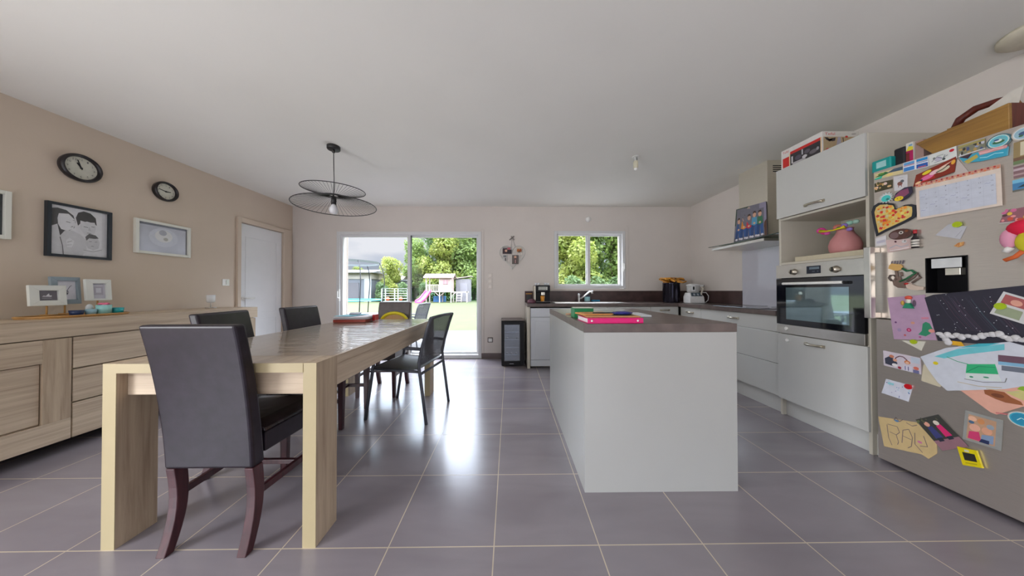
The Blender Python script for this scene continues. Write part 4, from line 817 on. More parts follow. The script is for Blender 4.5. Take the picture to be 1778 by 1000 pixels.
# ============================================================ fridge
FX = 2.36; F0, F1 = .80, 1.716; FM = M['fridge']
fg = thing('refrigerator', 'large steel refrigerator with water dispenser, covered in magnets and drawings', 'refrigerator', (2.66, 1.26, 0))
def G_(o): return rel(o, fg)
G_(boxobj('body', (2.425, XR - .03, F0 + .004, F1 - .004, .03, 1.840), mat('fridge_grey_side', (150, 146, 142), .45, amt=.02), None, .004))
G_(boxobj('plinth', (2.46, XR - .08, F0 + .03, F1 - .03, 0, .03), M['black']))
ud = MB(); DA, DB, DZ0, DZ1 = 1.363, 1.504, 1.075, 1.272
ud.box(FX, FX + .06, F0, DA, .916, 1.852, FM); ud.box(FX, FX + .06, DB, F1, .916, 1.852, FM); ud.box(FX, FX + .06, DA, DB, DZ1, 1.852, FM); ud.box(FX, FX + .06, DA, DB, .916, DZ0, FM)
udo = G_(ud.build('upper_door', None, 0)); G_(boxobj('lower_door', (FX, FX + .06, F0, F1, .022, .908), FM, None, .004))
ds = MB(); ds.box(FX + .055, FX + .06, DA, DB, DZ0, DZ1, M['recess'])
for b in ((FX - .004, FX + .055, DA, DA + .006, DZ0, DZ1), (FX - .004, FX + .055, DB - .006, DB, DZ0, DZ1), (FX - .004, FX + .055, DA + .006, DB - .006, DZ1 - .006, DZ1), (FX - .004, FX + .055, DA + .006, DB - .006, DZ0, DZ0 + .006)): ds.box(*b, M['recess'])
ds.build_ = None; dso = G_(ds.build('water_dispenser', None, 0)); dso.parent = udo
o = G_(boxobj('dispenser_panel', (FX - .002, FX + .004, DA + .02, DB - .02, DZ1 - .06, DZ1 - .008), cm(206, 208, 208, .2))); o.parent = udo
o = G_(boxobj('dispenser_nozzle', (FX + .01, FX + .05, DA + .03, DB - .06, DZ1 - .10, DZ1 - .062), M['steel'])); o.parent = udo
hn = MB(); hn.box(2.283, 2.316, 1.683, 1.716, .914, 1.366, M['steelL']); hn.box(2.316, 2.359, 1.690, 1.712, .916, .95, FM); hn.box(2.316, 2.359, 1.690, 1.712, 1.33, 1.364, FM); o = G_(hn.build('door_handle', None, .003)); o.parent = udo

lvl = {}
def fcard(name, label, cat, TL, TR, BR, BL, base, decor=(), lift=0, thick=.0012, outline=None, group=None):
    x = FX - .0012 - lift * .0022
    c = [(x, *BL), (x, *BR), (x, *TR), (x, *TL)]
    ol = [(x, *p) for p in outline] if outline else None
    return tag(card(name, c, (-1, 0, 0), base, decor, thick, None, ol), label, cat, group)
PH = 'photos and postcards on the fridge'
def speck(n, cols, seed, su=.08, sv=.1, u0=.05, u1=.95, v0=.05, v1=.95):
    rn = random.Random(seed); return [('e', rn.uniform(u0, u1), rn.uniform(v0, v1), su * rn.uniform(.5, 1.2), sv * rn.uniform(.5, 1.2), cm(*rn.choice(cols))) for _ in range(n)]
fcard('postcard', 'green and turquoise beach postcard at top left of fridge under teal box', 'postcard', (1.711, 1.841), (1.586, 1.833), (1.586, 1.791), (1.71, 1.801), cm(216, 200, 150), [('p', [(0, .2), (.3, .4), (.25, 0), (0, 0)], cm(50, 190, 160)), ('p', [(0, .4), (.4, .9), (.55, .6), (.3, .35)], cm(40, 110, 60)), ('p', [(.45, .6), (.7, 1), (1, 1), (1, .5)], cm(70, 90, 110)), ('e', .55, .3, .12, .2, cm(230, 206, 130)), ('e', .25, .7, .12, .15, cm(90, 140, 60))], 0, group=PH)
fcard('postcard', 'blue sea postcard split in four panes, top row of fridge', 'postcard', (1.584, 1.851), (1.487, 1.846), (1.486, 1.787), (1.585, 1.795), cm(226, 226, 230), [('r', .03, .55, .46, .95, cm(96, 160, 210)), ('r', .54, .55, .97, .97, cm(40, 140, 200)), ('r', .03, .05, .46, .45, cm(60, 130, 200)), ('r', .54, .05, .97, .45, cm(40, 90, 170)), ('r', .03, .58, .46, .68, cm(200, 140, 150)), ('r', .54, .62, .97, .70, cm(220, 190, 180)), ('r', .6, .1, .9, .18, cm(200, 90, 80))], 0, group=PH)
fcard('cartoon_card', 'white comic drawing card with red heart, top row of fridge', 'card', (1.485, 1.847), (1.391, 1.851), (1.389, 1.786), (1.483, 1.787), cm(216, 218, 214), [('e', .84, .76, .09, .12, cm(200, 30, 50)), ('e', .35, .4, .14, .2, cm(190, 186, 200)), ('l', [(.1, .3), (.3, .6), (.5, .35), (.7, .5)], .002, M['ink']), ('l', [(.2, .15), (.5, .2), (.6, .6)], .002, M['ink']), ('e', .55, .25, .06, .1, cm(70, 80, 80)), ('e', .2, .55, .05, .1, cm(120, 126, 120)), ('r', .3, .62, .55, .7, cm(170, 176, 170))], 1)
fcard('photo', 'wide group photo at top of fridge left of round turquoise magnet', 'photo', (1.386, 1.845), (1.306, 1.843), (1.305, 1.792), (1.385, 1.789), cm(130, 130, 110), speck(16, [(80, 90, 130), (200, 200, 210), (150, 160, 190), (60, 56, 50), (180, 150, 90)], 3, .07, .16, .05, .95, .15, .75) + [('r', 0, .8, 1, 1, cm(160, 150, 90)), ('r', 0, 0, 1, .08, cm(222, 222, 222))], 0, group=PH)
def rmag(name, label, y, z, r, cols, lift=1, th=.006, sc=1, dec=()):
    x = FX - .0012 - lift * .0022; rr = r
    ol = [(x, y - rr * math.cos(a * math.pi / 16), z + rr * math.sin(a * math.pi / 16)) for a in range(32)]
    c = [(x, y + rr, z - rr), (x, y - rr, z - rr), (x, y - rr, z + rr), (x, y + rr, z + rr)]
    d = [('e', .5, .5, .5 - .06 * (k + 1), .5 - .06 * (k + 1), cm(*q)) for k, q in enumerate(cols[1:])] + list(dec)
    return tag(card(name, c, (-1, 0, 0), cm(*cols[0], .35), d, th, None, ol), label, 'magnet')
rmag('round_magnet', 'large round turquoise souvenir magnet at top right of fridge', 1.266, 1.806, .033, [(70, 110, 120), (196, 216, 210), (90, 190, 206), (110, 180, 190)], dec=[('e', .5, .45, .25, .12, cm(60, 110, 70)), ('e', .5, .55, .15, .1, cm(220, 226, 220)), ('e', .42, .62, .12, .06, cm(60, 90, 140))])
rmag('round_magnet', 'round pale blue plate magnet cut by right picture edge on fridge', 1.203, 1.808, .030, [(200, 190, 176), (206, 216, 220), (150, 186, 200)], dec=[('e', .5, .5, .2, .14, cm(70, 90, 130)), ('e', .4, .35, .1, .08, cm(70, 110, 80))])
fcard('souvenir_magnet', 'pink and turquoise wave-shaped lettering magnet above the calendar', 'magnet', (1.38, 1.79), (1.242, 1.79), (1.242, 1.726), (1.38, 1.726), cm(64, 160, 186, .3), [('p', [(.1, .45), (.38, .75), (.42, .5), (.2, .2)], cm(190, 170, 80)), ('p', [(.0, .9), (.3, .95), (.2, .6)], cm(60, 40, 54)), ('p', [(.42, .9), (1, .8), (.98, .58), (.45, .6)], cm(214, 150, 150)), ('p', [(.4, .45), (.98, .5), (.95, .2), (.45, .1)], cm(50, 160, 190)), ('l', [(.45, .4), (.6, .3), (.75, .42), (.92, .3)], .004, cm(150, 216, 226)), ('l', [(.45, .75), (.6, .68), (.75, .76), (.92, .66)], .004, cm(234, 190, 186))], 1, .006, outline=[(1.38, 1.783), (1.321, 1.783), (1.242, 1.768), (1.245, 1.726), (1.322, 1.735), (1.364, 1.747)])
fcard('photo', 'small yellow-brown photo on left of fridge below the beach card', 'photo', (1.712, 1.779), (1.63, 1.772), (1.631, 1.721), (1.711, 1.72), cm(70, 66, 44), speck(12, [(200, 170, 110), (220, 180, 130), (150, 110, 60), (90, 90, 50), (230, 200, 190)], 5, .1, .14), 0, group=PH)
fcard('postcard', 'white postcard with small brown animal drawing on fridge', 'postcard', (1.625, 1.787), (1.567, 1.775), (1.569, 1.693), (1.622, 1.697), cm(212, 210, 212), [('e', .45, .45, .2, .14, cm(130, 84, 74)), ('e', .62, .6, .14, .1, cm(96, 100, 106)), ('l', [(.35, .4), (.33, .2)], .003, cm(150, 90, 80)), ('l', [(.55, .4), (.57, .22)], .003, cm(150, 90, 80)), ('l', [(.3, .85), (.7, .87)], .001, M['ink'])], 0, group=PH)
fcard('comic_postcard', 'red-brown comic postcard with pink and yellow shapes above calendar', 'postcard', (1.531, 1.757), (1.391, 1.795), (1.396, 1.717), (1.543, 1.692), cm(134, 44, 24), [('p', [(.05, .1), (.25, .75), (.5, .5), (.55, .1)], cm(180, 40, 40)), ('e', .30, .80, .12, .14, cm(230, 210, 50)), ('e', .34, .38, .17, .18, cm(226, 110, 160)), ('e', .52, .55, .14, .16, cm(234, 190, 196)), ('e', .18, .3, .05, .1, cm(40, 40, 60)), ('e', .72, .5, .16, .18, cm(206, 196, 170)), ('p', [(.5, .6), (.7, .75), (.95, .85), (.7, .6)], cm(236, 200, 180)), ('l', [(.55, .45), (.7, .5), (.85, .66)], .004, cm(36, 26, 30)), ('e', .95, .7, .05, .15, cm(230, 170, 60)), ('e', .12, .2, .08, .1, cm(240, 200, 150))], 2)
fcard('folded_paper', 'plain triangular pale paper above the calendar on fridge', 'paper', (1.389, 1.782), (1.38, 1.77), (1.354, 1.694), (1.402, 1.69), cm(196, 184, 178), [], 0, outline=[(1.389, 1.782), (1.354, 1.694), (1.402, 1.69)])
# calendar
cal = [('r', 0, .91, 1, 1, cm(206, 150, 130))] + [('e', .02 + .033 * i, .95 + .02 * (-1) ** i, .013, .022, cm(*[(190, 60, 50), (226, 130, 90), (160, 50, 60), (230, 190, 150)][i % 4])) for i in range(30)]
cal += [('r', .05, .06, .95, .80, cm(198, 202, 214)), ('t', 'Mai', .42, .825, .52, .875, cm(110, 90, 90))]
for i in range(1, 7): cal.append(('l', [(.05 + .9 * i / 7, .06), (.05 + .9 * i / 7, .80)], .0005, cm(176, 180, 194)))
for j in range(1, 6): cal.append(('l', [(.05, .06 + .74 * j / 6), (.95, .06 + .74 * j / 6)], .0005, cm(176, 180, 194)))
for k in range(31):
    i, j = (k + 2) % 7, (k + 2) // 7; u = .05 + .9 * i / 7; v = .80 - .74 * j / 6; cal.append(('t', str(k + 1), u + .085, v - .035, u + .085 + (.012 if k < 9 else .022), v - .012, cm(96, 96, 110)))
rn = random.Random(4)
for k in range(9):
    i, j = rn.randrange(7), rn.randrange(1, 5); u = .05 + .9 * i / 7 + .02; v = .80 - .74 * j / 6 - .08; cal.append(('l', [(u, v), (u + .02, v + .012), (u + .04, v - .004), (u + .065, v + .008)], .001, cm(110, 116, 170)))
cal = [d_ for d_ in cal if not (d_[0] == 't' and d_[1] == 'Mai')]
fcard('wall_calendar', 'month calendar with red flowered header on the fridge door', 'calendar', (1.532, 1.702), (1.262, 1.694), (1.259, 1.495), (1.528, 1.495), cm(222, 206, 192), cal, 3)
# heart mosaic magnet
HO = [(1.704, 1.437), (1.717, 1.525), (1.725, 1.601), (1.715, 1.635), (1.692, 1.648), (1.663, 1.641), (1.624, 1.621), (1.618, 1.589), (1.608, 1.586), (1.577, 1.599), (1.552, 1.595), (1.532, 1.582), (1.531, 1.549), (1.535, 1.517), (1.566, 1.499), (1.619, 1.476), (1.665, 1.457)]
hc = (1.632, 1.555)
def mozaic():
    def uv(y, z): return ((1.725 - y) / (1.725 - 1.531), (z - 1.437) / (1.648 - 1.437))
    d_ = [('p', [uv(hc[0] + (y - hc[0]) * .84, hc[1] + (z - hc[1]) * .84) for y, z in HO], cm(222, 190, 110))]
    rn = random.Random(9); c_ = [(226, 120, 40), (222, 60, 40), (232, 180, 60), (214, 200, 150), (240, 150, 50), (200, 50, 50), (230, 210, 110)]
    poly = [(hc[0] + (y - hc[0]) * .74, hc[1] + (z - hc[1]) * .74) for y, z in HO]
    def inside(y, z):
        r_ = False
        for i in range(len(poly)):
            (a, b), (c, e_) = poly[i], poly[i - 1]
            if (b > z) != (e_ > z) and y < (c - a) * (z - b) / (e_ - b) + a: r_ = not r_
        return r_
    for i in range(16):
        for j in range(16):
            y = 1.535 + .19 * (i + rn.random() * .5) / 15; z = 1.44 + .205 * (j + rn.random() * .5) / 15
            if inside(y, z) and rn.random() < .8: u, v = uv(y, z); s = rn.uniform(.03, .055); q = rn.uniform(0, 1.5); d_.append(('p', [(u + s * math.cos(q + k * 1.57), v + s * math.sin(q + k * 1.57)) for k in range(4)], cm(*rn.choice(c_))))
    return d_
fcard('heart_magnet', 'large black-edged heart with orange and red mosaic pieces on fridge', 'decoration', (1.725, 1.648), (1.531, 1.648), (1.531, 1.437), (1.725, 1.437), cm(40, 42, 50), mozaic(), 1, .004, outline=HO)
# turquoise sunburst + plum magnet (plain)
sb_ = []
for k in range(28):
    a = k * math.pi / 14; r_ = .034 if k % 2 else .022; sb_.append((1.655 + r_ * math.cos(a), 1.668 + r_ * math.sin(a)))
fcard('sunburst_magnet', 'small spiky turquoise and white magnet above the mosaic heart', 'magnet', (1.69, 1.70), (1.62, 1.70), (1.62, 1.634), (1.69, 1.634), cm(206, 216, 214), [('e', .5, .45, .3, .3, cm(70, 196, 190)), ('e', .6, .35, .1, .1, cm(50, 120, 116))], 2, .004, outline=sb_)
fcard('plum_magnet', 'plum and black oval magnet with yellow disc above the mosaic heart', 'magnet', (1.625, 1.700), (1.545, 1.700), (1.545, 1.625), (1.625, 1.625), cm(50, 44, 66), [('p', [(.1, .5), (.4, .85), (.8, .9), (.85, .5), (.6, .3), (.2, .35)], cm(140, 74, 104)), ('e', .32, .25, .24, .18, cm(232, 200, 40)), ('e', .25, .27, .03, .03, cm(80, 60, 30)), ('e', .42, .25, .03, .03, cm(80, 60, 30))], 2, .004, outline=[(1.625, 1.64), (1.612, 1.68), (1.575, 1.702), (1.548, 1.698), (1.545, 1.665), (1.56, 1.64), (1.59, 1.624)])
fcard('oval_magnet', 'dark brown oval magnet with white rosette below the mosaic heart', 'magnet', (1.645, 1.462), (1.548, 1.462), (1.548, 1.395), (1.645, 1.395), cm(84, 52, 44, .3), [('e', .25, .45, .2, .3, cm(120, 96, 96)), ('e', .55, .62, .1, .14, cm(206, 200, 190)), ('e', .55, .62, .05, .07, cm(60, 40, 36)), ('e', .78, .7, .08, .1, cm(130, 70, 40))], 2, .005, outline=[(1.597 + .048 * math.cos(a * math.pi / 10), 1.428 + .032 * math.sin(a * math.pi / 10)) for a in range(20)])
bm_ = thing('bottle_magnet', 'miniature dark bottle magnet with red cap and white label on fridge', 'magnet', (FX - .012, 1.535, 1.335)); p = MB()
p.lathe([(.001, 0), (.014, 0), (.014, .055), (.006, .072), (.006, .085), (.001, .086)], cm(36, 28, 32, .2), (0, 0, 0), 16); p.build('bottle_body', bm_); p = MB(); p.lathe([(.0065, .084), (.0075, .085), (.0075, .105), (.001, .106)], cm(170, 30, 40, .3), (0, 0, 0), 14); p.build('cap', bm_); p = MB(); p.lathe([(.0145, .008), (.0145, .048)], cm(206, 200, 190), (0, 0, 0), 16, cap=False); p.lathe([(.0148, .018), (.0148, .022)], M['dark'], (0, 0, 0), 16, cap=False); p.lathe([(.0148, .032), (.0148, .036)], M['dark'], (0, 0, 0), 16, cap=False); p.build('paper_label', bm_)
fcard('fabric_magnet', 'pale pink fabric-like magnet beside the miniature bottle on fridge', 'magnet', (1.66, 1.405), (1.557, 1.395), (1.552, 1.335), (1.652, 1.325), cm(206, 180, 176), [('e', .4, .8, .05, .08, cm(80, 30, 44)), ('e', .75, .75, .1, .14, cm(206, 206, 204)), ('e', .78, .8, .03, .05, cm(60, 30, 34)), ('l', [(.1, .3), (.4, .5), (.6, .3), (.9, .4)], .003, cm(150, 170, 190)), ('l', [(.1, .12), (.5, .1), (.9, .16)], .003, cm(230, 226, 226))], 1, .004)
fcard('paper_label', 'small white card sticking out under the mosaic heart', 'card', (1.71, 1.425), (1.662, 1.436), (1.66, 1.375), (1.711, 1.373), cm(216, 212, 214), [('r', .1, .3, .9, .6, cm(190, 186, 200))], 0)
fcard('note', 'grey folded note held by lime magnet below the calendar', 'note', (1.445, 1.45), (1.364, 1.43), (1.385, 1.357), (1.467, 1.395), cm(186, 186, 192), [('l', [(.8, .1), (.92, .6)], .001, cm(120, 120, 124))], 0, outline=[(1.467, 1.395), (1.42, 1.446), (1.364, 1.419), (1.385, 1.357)])
rmag('lime_magnet', 'round lime green magnet on the grey note below calendar', 1.390, 1.436, .015, [(170, 190, 20)], 2, .006)
fcard('shell_magnet', 'tiny orange shell magnet below the grey note', 'magnet', (1.404, 1.340), (1.374, 1.344), (1.376, 1.318), (1.402, 1.318), cm(206, 150, 90), [('l', [(.2, .2), (.5, .8)], .002, cm(170, 90, 40)), ('l', [(.5, .2), (.6, .9)], .002, cm(170, 90, 40)), ('l', [(.8, .3), (.75, .9)], .002, cm(230, 190, 120))], 0, .005, outline=[(1.404, 1.325), (1.39, 1.316), (1.376, 1.324), (1.373, 1.342), (1.39, 1.339)])
fcard('photo', 'tall sepia and white photo at right edge of picture on fridge', 'photo', (1.231, 1.778), (1.12, 1.778), (1.12, 1.675), (1.233, 1.675), cm(150, 130, 90), [('r', .15, .35, .6, .95, cm(206, 196, 170)), ('r', 0, 0, 1, .15, cm(110, 130, 90)), ('r', 0, .15, 1, .3, cm(120, 90, 70))], 0, group=PH)
fcard('photo', 'brown landscape photo below the sepia one at right edge of fridge', 'photo', (1.233, 1.666), (1.12, 1.666), (1.12, 1.612), (1.233, 1.612), cm(130, 100, 104), [('r', 0, .6, 1, .8, cm(190, 170, 176)), ('r', 0, .2, 1, .35, cm(176, 150, 150))], 0, group=PH)
fcard('photo', 'blue sea photo, lowest of the three at right edge of fridge', 'photo', (1.236, 1.604), (1.12, 1.604), (1.12, 1.549), (1.236, 1.549), cm(70, 130, 176), [('r', 0, .7, 1, 1, cm(120, 186, 216)), ('p', [(.1, .3), (.3, .6), (.6, .3)], cm(40, 60, 70)), ('r', 0, 0, 1, .15, cm(110, 110, 100))], 0, group=PH)
fcard('flower_magnet', 'bunch-shaped pink and yellow magnet at right of fridge', 'magnet', (1.27, 1.472), (1.19, 1.472), (1.19, 1.405), (1.27, 1.405), cm(150, 96, 106), speck(14, [(206, 110, 150), (226, 190, 70), (90, 60, 64), (230, 150, 150), (200, 80, 60)], 8, .1, .12) + [('l', [(0, .1), (1, .02)], .004, cm(210, 206, 204))], 0, .006, outline=[(1.27, 1.41), (1.262, 1.44), (1.25, 1.45), (1.231, 1.469), (1.19, 1.472), (1.19, 1.405)])
# plush bird
bd = thing('plush_bird', 'red, pink and yellow plush bird hanging on the fridge at right', 'toy', (FX - .035, 1.195, 1.33)); p = MB()
p.ball((0, 0, .045), (.022, .042, .035), cm(216, 20, 60, .8), 14, 8); p.build('head', bd); p = MB(); p.ball((.0, .035, 0), (.018, .024, .045), cm(220, 150, 176, .8), 12, 8); p.build('wing', bd)
p = MB(); p.ball((0, -.015, -.02), (.024, .036, .05), cm(206, 196, 40, .8), 14, 8); p.build('belly', bd); p = MB(); p.tube([(0, .0, -.06), (0, .02, -.085), (-.005, .045, -.10)], .009, cm(206, 96, 40, .7), 8); p.tube([(0, .03, -.04), (0, .045, -.06)], .012, cm(226, 224, 220), 8); p.build('feet', bd)
# monkey magnet
BRN = cm(116, 96, 86)
def uvm(pts, y0=1.662, y1=1.50, z0=1.085, z1=1.275): return [((y0 - y) / (y0 - y1), (z - z0) / (z1 - z0)) for y, z in pts]
def flatshape(name, parent, pts, m, lift, th=.003, holes=None):
    x = FX - .0012 - lift * .0022; mb = MB(); mb.prism([(x, y, z) for y, z in pts], (-th, 0, 0), m); return mb.build(name, parent)
mk = thing('monkey_magnet', 'cut-out brown monkey magnet left of the water dispenser', 'magnet', (0, 0, 0))
def ov_(cy, cz, ry, rz_, n=18, rot=0): return [(cy + ry * math.cos(a * 2 * math.pi / n) * math.cos(rot) - rz_ * math.sin(a * 2 * math.pi / n) * math.sin(rot), cz + ry * math.cos(a * 2 * math.pi / n) * math.sin(rot) + rz_ * math.sin(a * 2 * math.pi / n) * math.cos(rot)) for a in range(n)]
flatshape('head', mk, [(1.652, 1.225), (1.648, 1.245), (1.637, 1.256), (1.615, 1.250), (1.598, 1.247), (1.590, 1.232), (1.598, 1.214), (1.615, 1.207), (1.635, 1.216)], cm(206, 164, 96), 1)
p = MB(); xx = FX - .004
p.tube([(xx, 1.619, 1.210), (xx, 1.616, 1.185), (xx, 1.615, 1.155)], .0065, BRN, 6); p.tube([(xx, 1.642, 1.150), (xx, 1.652, 1.168), (xx, 1.645, 1.184), (xx, 1.628, 1.182), (xx, 1.622, 1.172)], .004, cm(90, 76, 70), 6); p.tube([(xx, 1.642, 1.150), (xx, 1.628, 1.148), (xx, 1.62, 1.15)], .004, cm(90, 76, 70), 6); p.build('neck_and_tail', mk)
flatshape('body', mk, [(1.634, 1.145), (1.630, 1.122), (1.612, 1.106), (1.585, 1.103), (1.575, 1.112), (1.578, 1.135), (1.595, 1.150), (1.602, 1.175), (1.622, 1.172)], BRN, 1)
p = MB(); p.tube([(xx, 1.60, 1.20), (xx, 1.595, 1.175)], .005, BRN, 6); p.tube([(xx, 1.575, 1.142), (xx, 1.55, 1.165), (xx, 1.532, 1.19), (xx, 1.524, 1.165), (xx, 1.555, 1.135)], .005, BRN, 6); p.build('arms', mk)
p = MB(); p.tube([(xx - .002, 1.592, 1.222), (xx - .002, 1.575, 1.205), (xx - .002, 1.555, 1.208), (xx - .002, 1.545, 1.195)], .005, cm(30, 110, 70), 6); p.tube([(xx - .004, 1.603, 1.142), (xx - .004, 1.575, 1.160), (xx - .004, 1.535, 1.195)], .004, cm(30, 100, 60), 6); p.build('green_scarf', mk)
flatshape('feet', mk, [(1.578, 1.125), (1.56, 1.130), (1.535, 1.115), (1.508, 1.11), (1.510, 1.094), (1.535, 1.090), (1.56, 1.095), (1.575, 1.105)], cm(206, 186, 170), 2)
p = MB(); p.tube([(xx - .003, 1.582, 1.128), (xx - .003, 1.57, 1.13)], .006, cm(190, 40, 40), 6)
p.build('red_cuff', mk)
p = MB()
for k in range(5): yy = 1.640 - .012 * k; p.tube([(xx, yy, 1.250), (xx, yy - .004, 1.270)], .0022, cm(90, 80, 96), 5)
p.build('hair_tuft', mk)
# drawings
fcard('child_drawing', 'lilac paper with green leaf and spots at left of fridge', 'drawing', (1.66, 1.045), (1.508, 1.066), (1.468, .815), (1.634, .791), cm(182, 150, 178), [('p', [(.62, .12), (.72, .2), (.78, .36), (.86, .4), (.94, .36), (.98, .22), (.9, .14), (.78, .08)], cm(50, 140, 104)), ('e', .94, .2, .07, .04, cm(224, 150, 140)), ('e', .42, .22, .06, .045, cm(176, 50, 100)), ('e', .42, .22, .02, .02, cm(226, 140, 170)), ('e', .18, .22, .05, .04, cm(160, 140, 176)), ('e', .12, .40, .03, .022, cm(100, 60, 110)), ('e', .55, .38, .05, .03, cm(206, 150, 130)), ('e', .3, .1, .03, .022, cm(190, 90, 90)), ('e', .65, .06, .03, .02, cm(170, 80, 130)), ('r', .78, .46, .95, .50, cm(206, 130, 150))], 0)
fm = thing('figure_magnet', 'small red and green doll-like magnet on the lilac drawing', 'magnet', (FX - .012, 1.565, .985)); p = MB(); p.loft([[(.0 - .008, -.02, 0), (-.008, .02, 0), (.006, .02, 0), (.006, -.02, 0)], [(-.008, -.008, .03), (-.008, .008, .03), (.006, .008, .03), (.006, -.008, .03)]], cm(40, 140, 104), smooth=False); p.build('dress', fm); p = MB(); p.ball((0, 0, .042), (.008, .011, .015), cm(222, 220, 206), 12, 8); p.build('torso', fm); p = MB(); p.ball((0, 0, .062), (.009, .015, .012), cm(214, 84, 64), 12, 8); p.build('red_hair', fm); p = MB(); p.ball((0, .024, .03), (.005, .008, .014), cm(200, 160, 70), 10, 6); p.ball((0, -.022, .03), (.005, .006, .02), cm(90, 70, 90), 10, 6); p.build('side_charms', fm)
rn = random.Random(2)
NP = [(1.508, 1.049), (1.476, 1.066), (1.214, 1.112), (1.05, 1.125), (1.05, .84), (1.463, .813)]
nd = []
for k in range(36):
    u = rn.uniform(.0, .9); c_ = rn.choice([(70, 66, 84), (64, 84, 92), (84, 60, 78), (58, 58, 74)]); nd.append(('l', [(u, .85 - .1 * rn.random()), (u + .06, .5), (min(.98, u + .14), .22)], .0016, cm(*c_)))
for k in range(46): nd.append(('e', rn.uniform(.02, .98), rn.uniform(.2, .9), .0038, .006, cm(210, 214, 220)))
nt_ = fcard('child_drawing', 'black paper night sky drawing with white stars and cotton clouds', 'drawing', (1.508, 1.10), (1.05, 1.125), (1.05, .84), (1.463, .813), cm(44, 42, 56), nd, 1, outline=NP)
ct = MB()
for k, (y, z) in enumerate([(1.452, .853), (1.440, .842), (1.425, .852), (1.41, .846), (1.395, .855), (1.38, .848), (1.36, .856), (1.34, .852), (1.32, .864), (1.305, .872), (1.29, .876), (1.272, .88), (1.258, .868), (1.245, .862), (1.23, .868), (1.215, .862), (1.43, .825), (1.424, .812), (1.2, .87), (1.18, .874)]):
    ct.ball((FX - .012, y, z), (.008, .014, .0105 + .003 * (k % 3)), mat('cotton_wool', (206, 204, 206), .95, amt=.1, scale=60, bump=.8), 10, 6)
co = ct.build('cotton_cloud', nt_)
fcard('photo_collage', 'white-bordered photo collage sheet overlapping the night sky drawing', 'photo', (1.262, 1.085), (1.12, 1.01), (1.14, .90), (1.300, .977), cm(206, 206, 206), [('r', .06, .55, .46, .92, cm(170, 90, 90)), ('r', .54, .55, .94, .92, cm(90, 120, 130)), ('r', .06, .08, .46, .45, cm(150, 160, 130)), ('r', .54, .08, .94, .45, cm(80, 130, 140)), ('e', .3, .7, .1, .12, cm(220, 160, 140)), ('e', .7, .3, .1, .1, cm(60, 90, 90))], 2)
rmag('lime_magnet', 'round lime green magnet on the photo collage at right', 1.269, 1.014, .016, [(166, 190, 30)], 3, .006)
fcard('note', 'white note corner with lime magnet under the lilac drawing', 'note', (1.602, .800), (1.508, .805), (1.515, .744), (1.602, .786), cm(214, 210, 196), [], 0, thick=.0008, outline=[(1.602, .789), (1.508, .80), (1.525, .744)])
rmag('lime_magnet', 'lime green magnet peeking out below the lilac drawing', 1.551, .791, .013, [(170, 190, 30)], 1, .007)
fcard('photo', 'bright cartoon-like family picture with rainbow arch on fridge', 'photo', (1.683, .712), (1.528, .703), (1.526, .608), (1.681, .618), cm(206, 196, 206),
      [('l', [(.32, .5), (.36, .7), (.46, .84), (.56, .84), (.66, .66)], .005, cm(100, 50, 66)), ('p', [(.05, .15), (.04, .5), (.16, .68), (.3, .6), (.4, .35), (.3, .1)], cm(58, 60, 78)), ('e', .24, .72, .07, .1, cm(196, 120, 90)), ('e', .33, .52, .06, .09, cm(216, 160, 130)), ('e', .66, .55, .08, .12, cm(206, 120, 70)), ('e', .66, .52, .05, .08, cm(226, 180, 150)), ('p', [(.54, .0), (.56, .35), (.78, .35), (.78, .0)], cm(210, 206, 220)), ('l', [(.6, .3), (.6, .05)], .003, cm(70, 70, 130)), ('l', [(.68, .3), (.68, .05)], .003, cm(70, 70, 130)), ('e', .88, .3, .07, .1, cm(206, 110, 90)), ('r', .8, .0, .95, .2, cm(110, 110, 150)), ('e', .32, .2, .08, .1, cm(230, 226, 226)), ('r', .76, .6, .98, .95, cm(190, 200, 214)), ('e', .45, .1, .05, .08, cm(150, 40, 60))], 0, group=PH)
fcard('card', 'small white dotted card held by red magnet at lower left of fridge', 'card', (1.672, .536), (1.559, .532), (1.578, .432), (1.693, .441), cm(212, 214, 226), speck(14, [(70, 150, 190), (60, 80, 160), (150, 130, 180), (110, 200, 210)], 12, .025, .03) + [('r', .12, .7, .35, .85, cm(150, 206, 216))], 0)
rmag('red_magnet', 'round red magnet on the dotted white card', 1.575, .522, .015, [(200, 20, 34)], 1, .007)
fcard('child_drawing', 'cream paper drawing partly hidden under big green house drawing', 'drawing', (1.518, .669), (1.40, .69), (1.42, .56), (1.527, .573), cm(206, 196, 170), [], 0, outline=[(1.518, .669), (1.527, .573), (1.46, .560), (1.43, .60), (1.45, .69)])
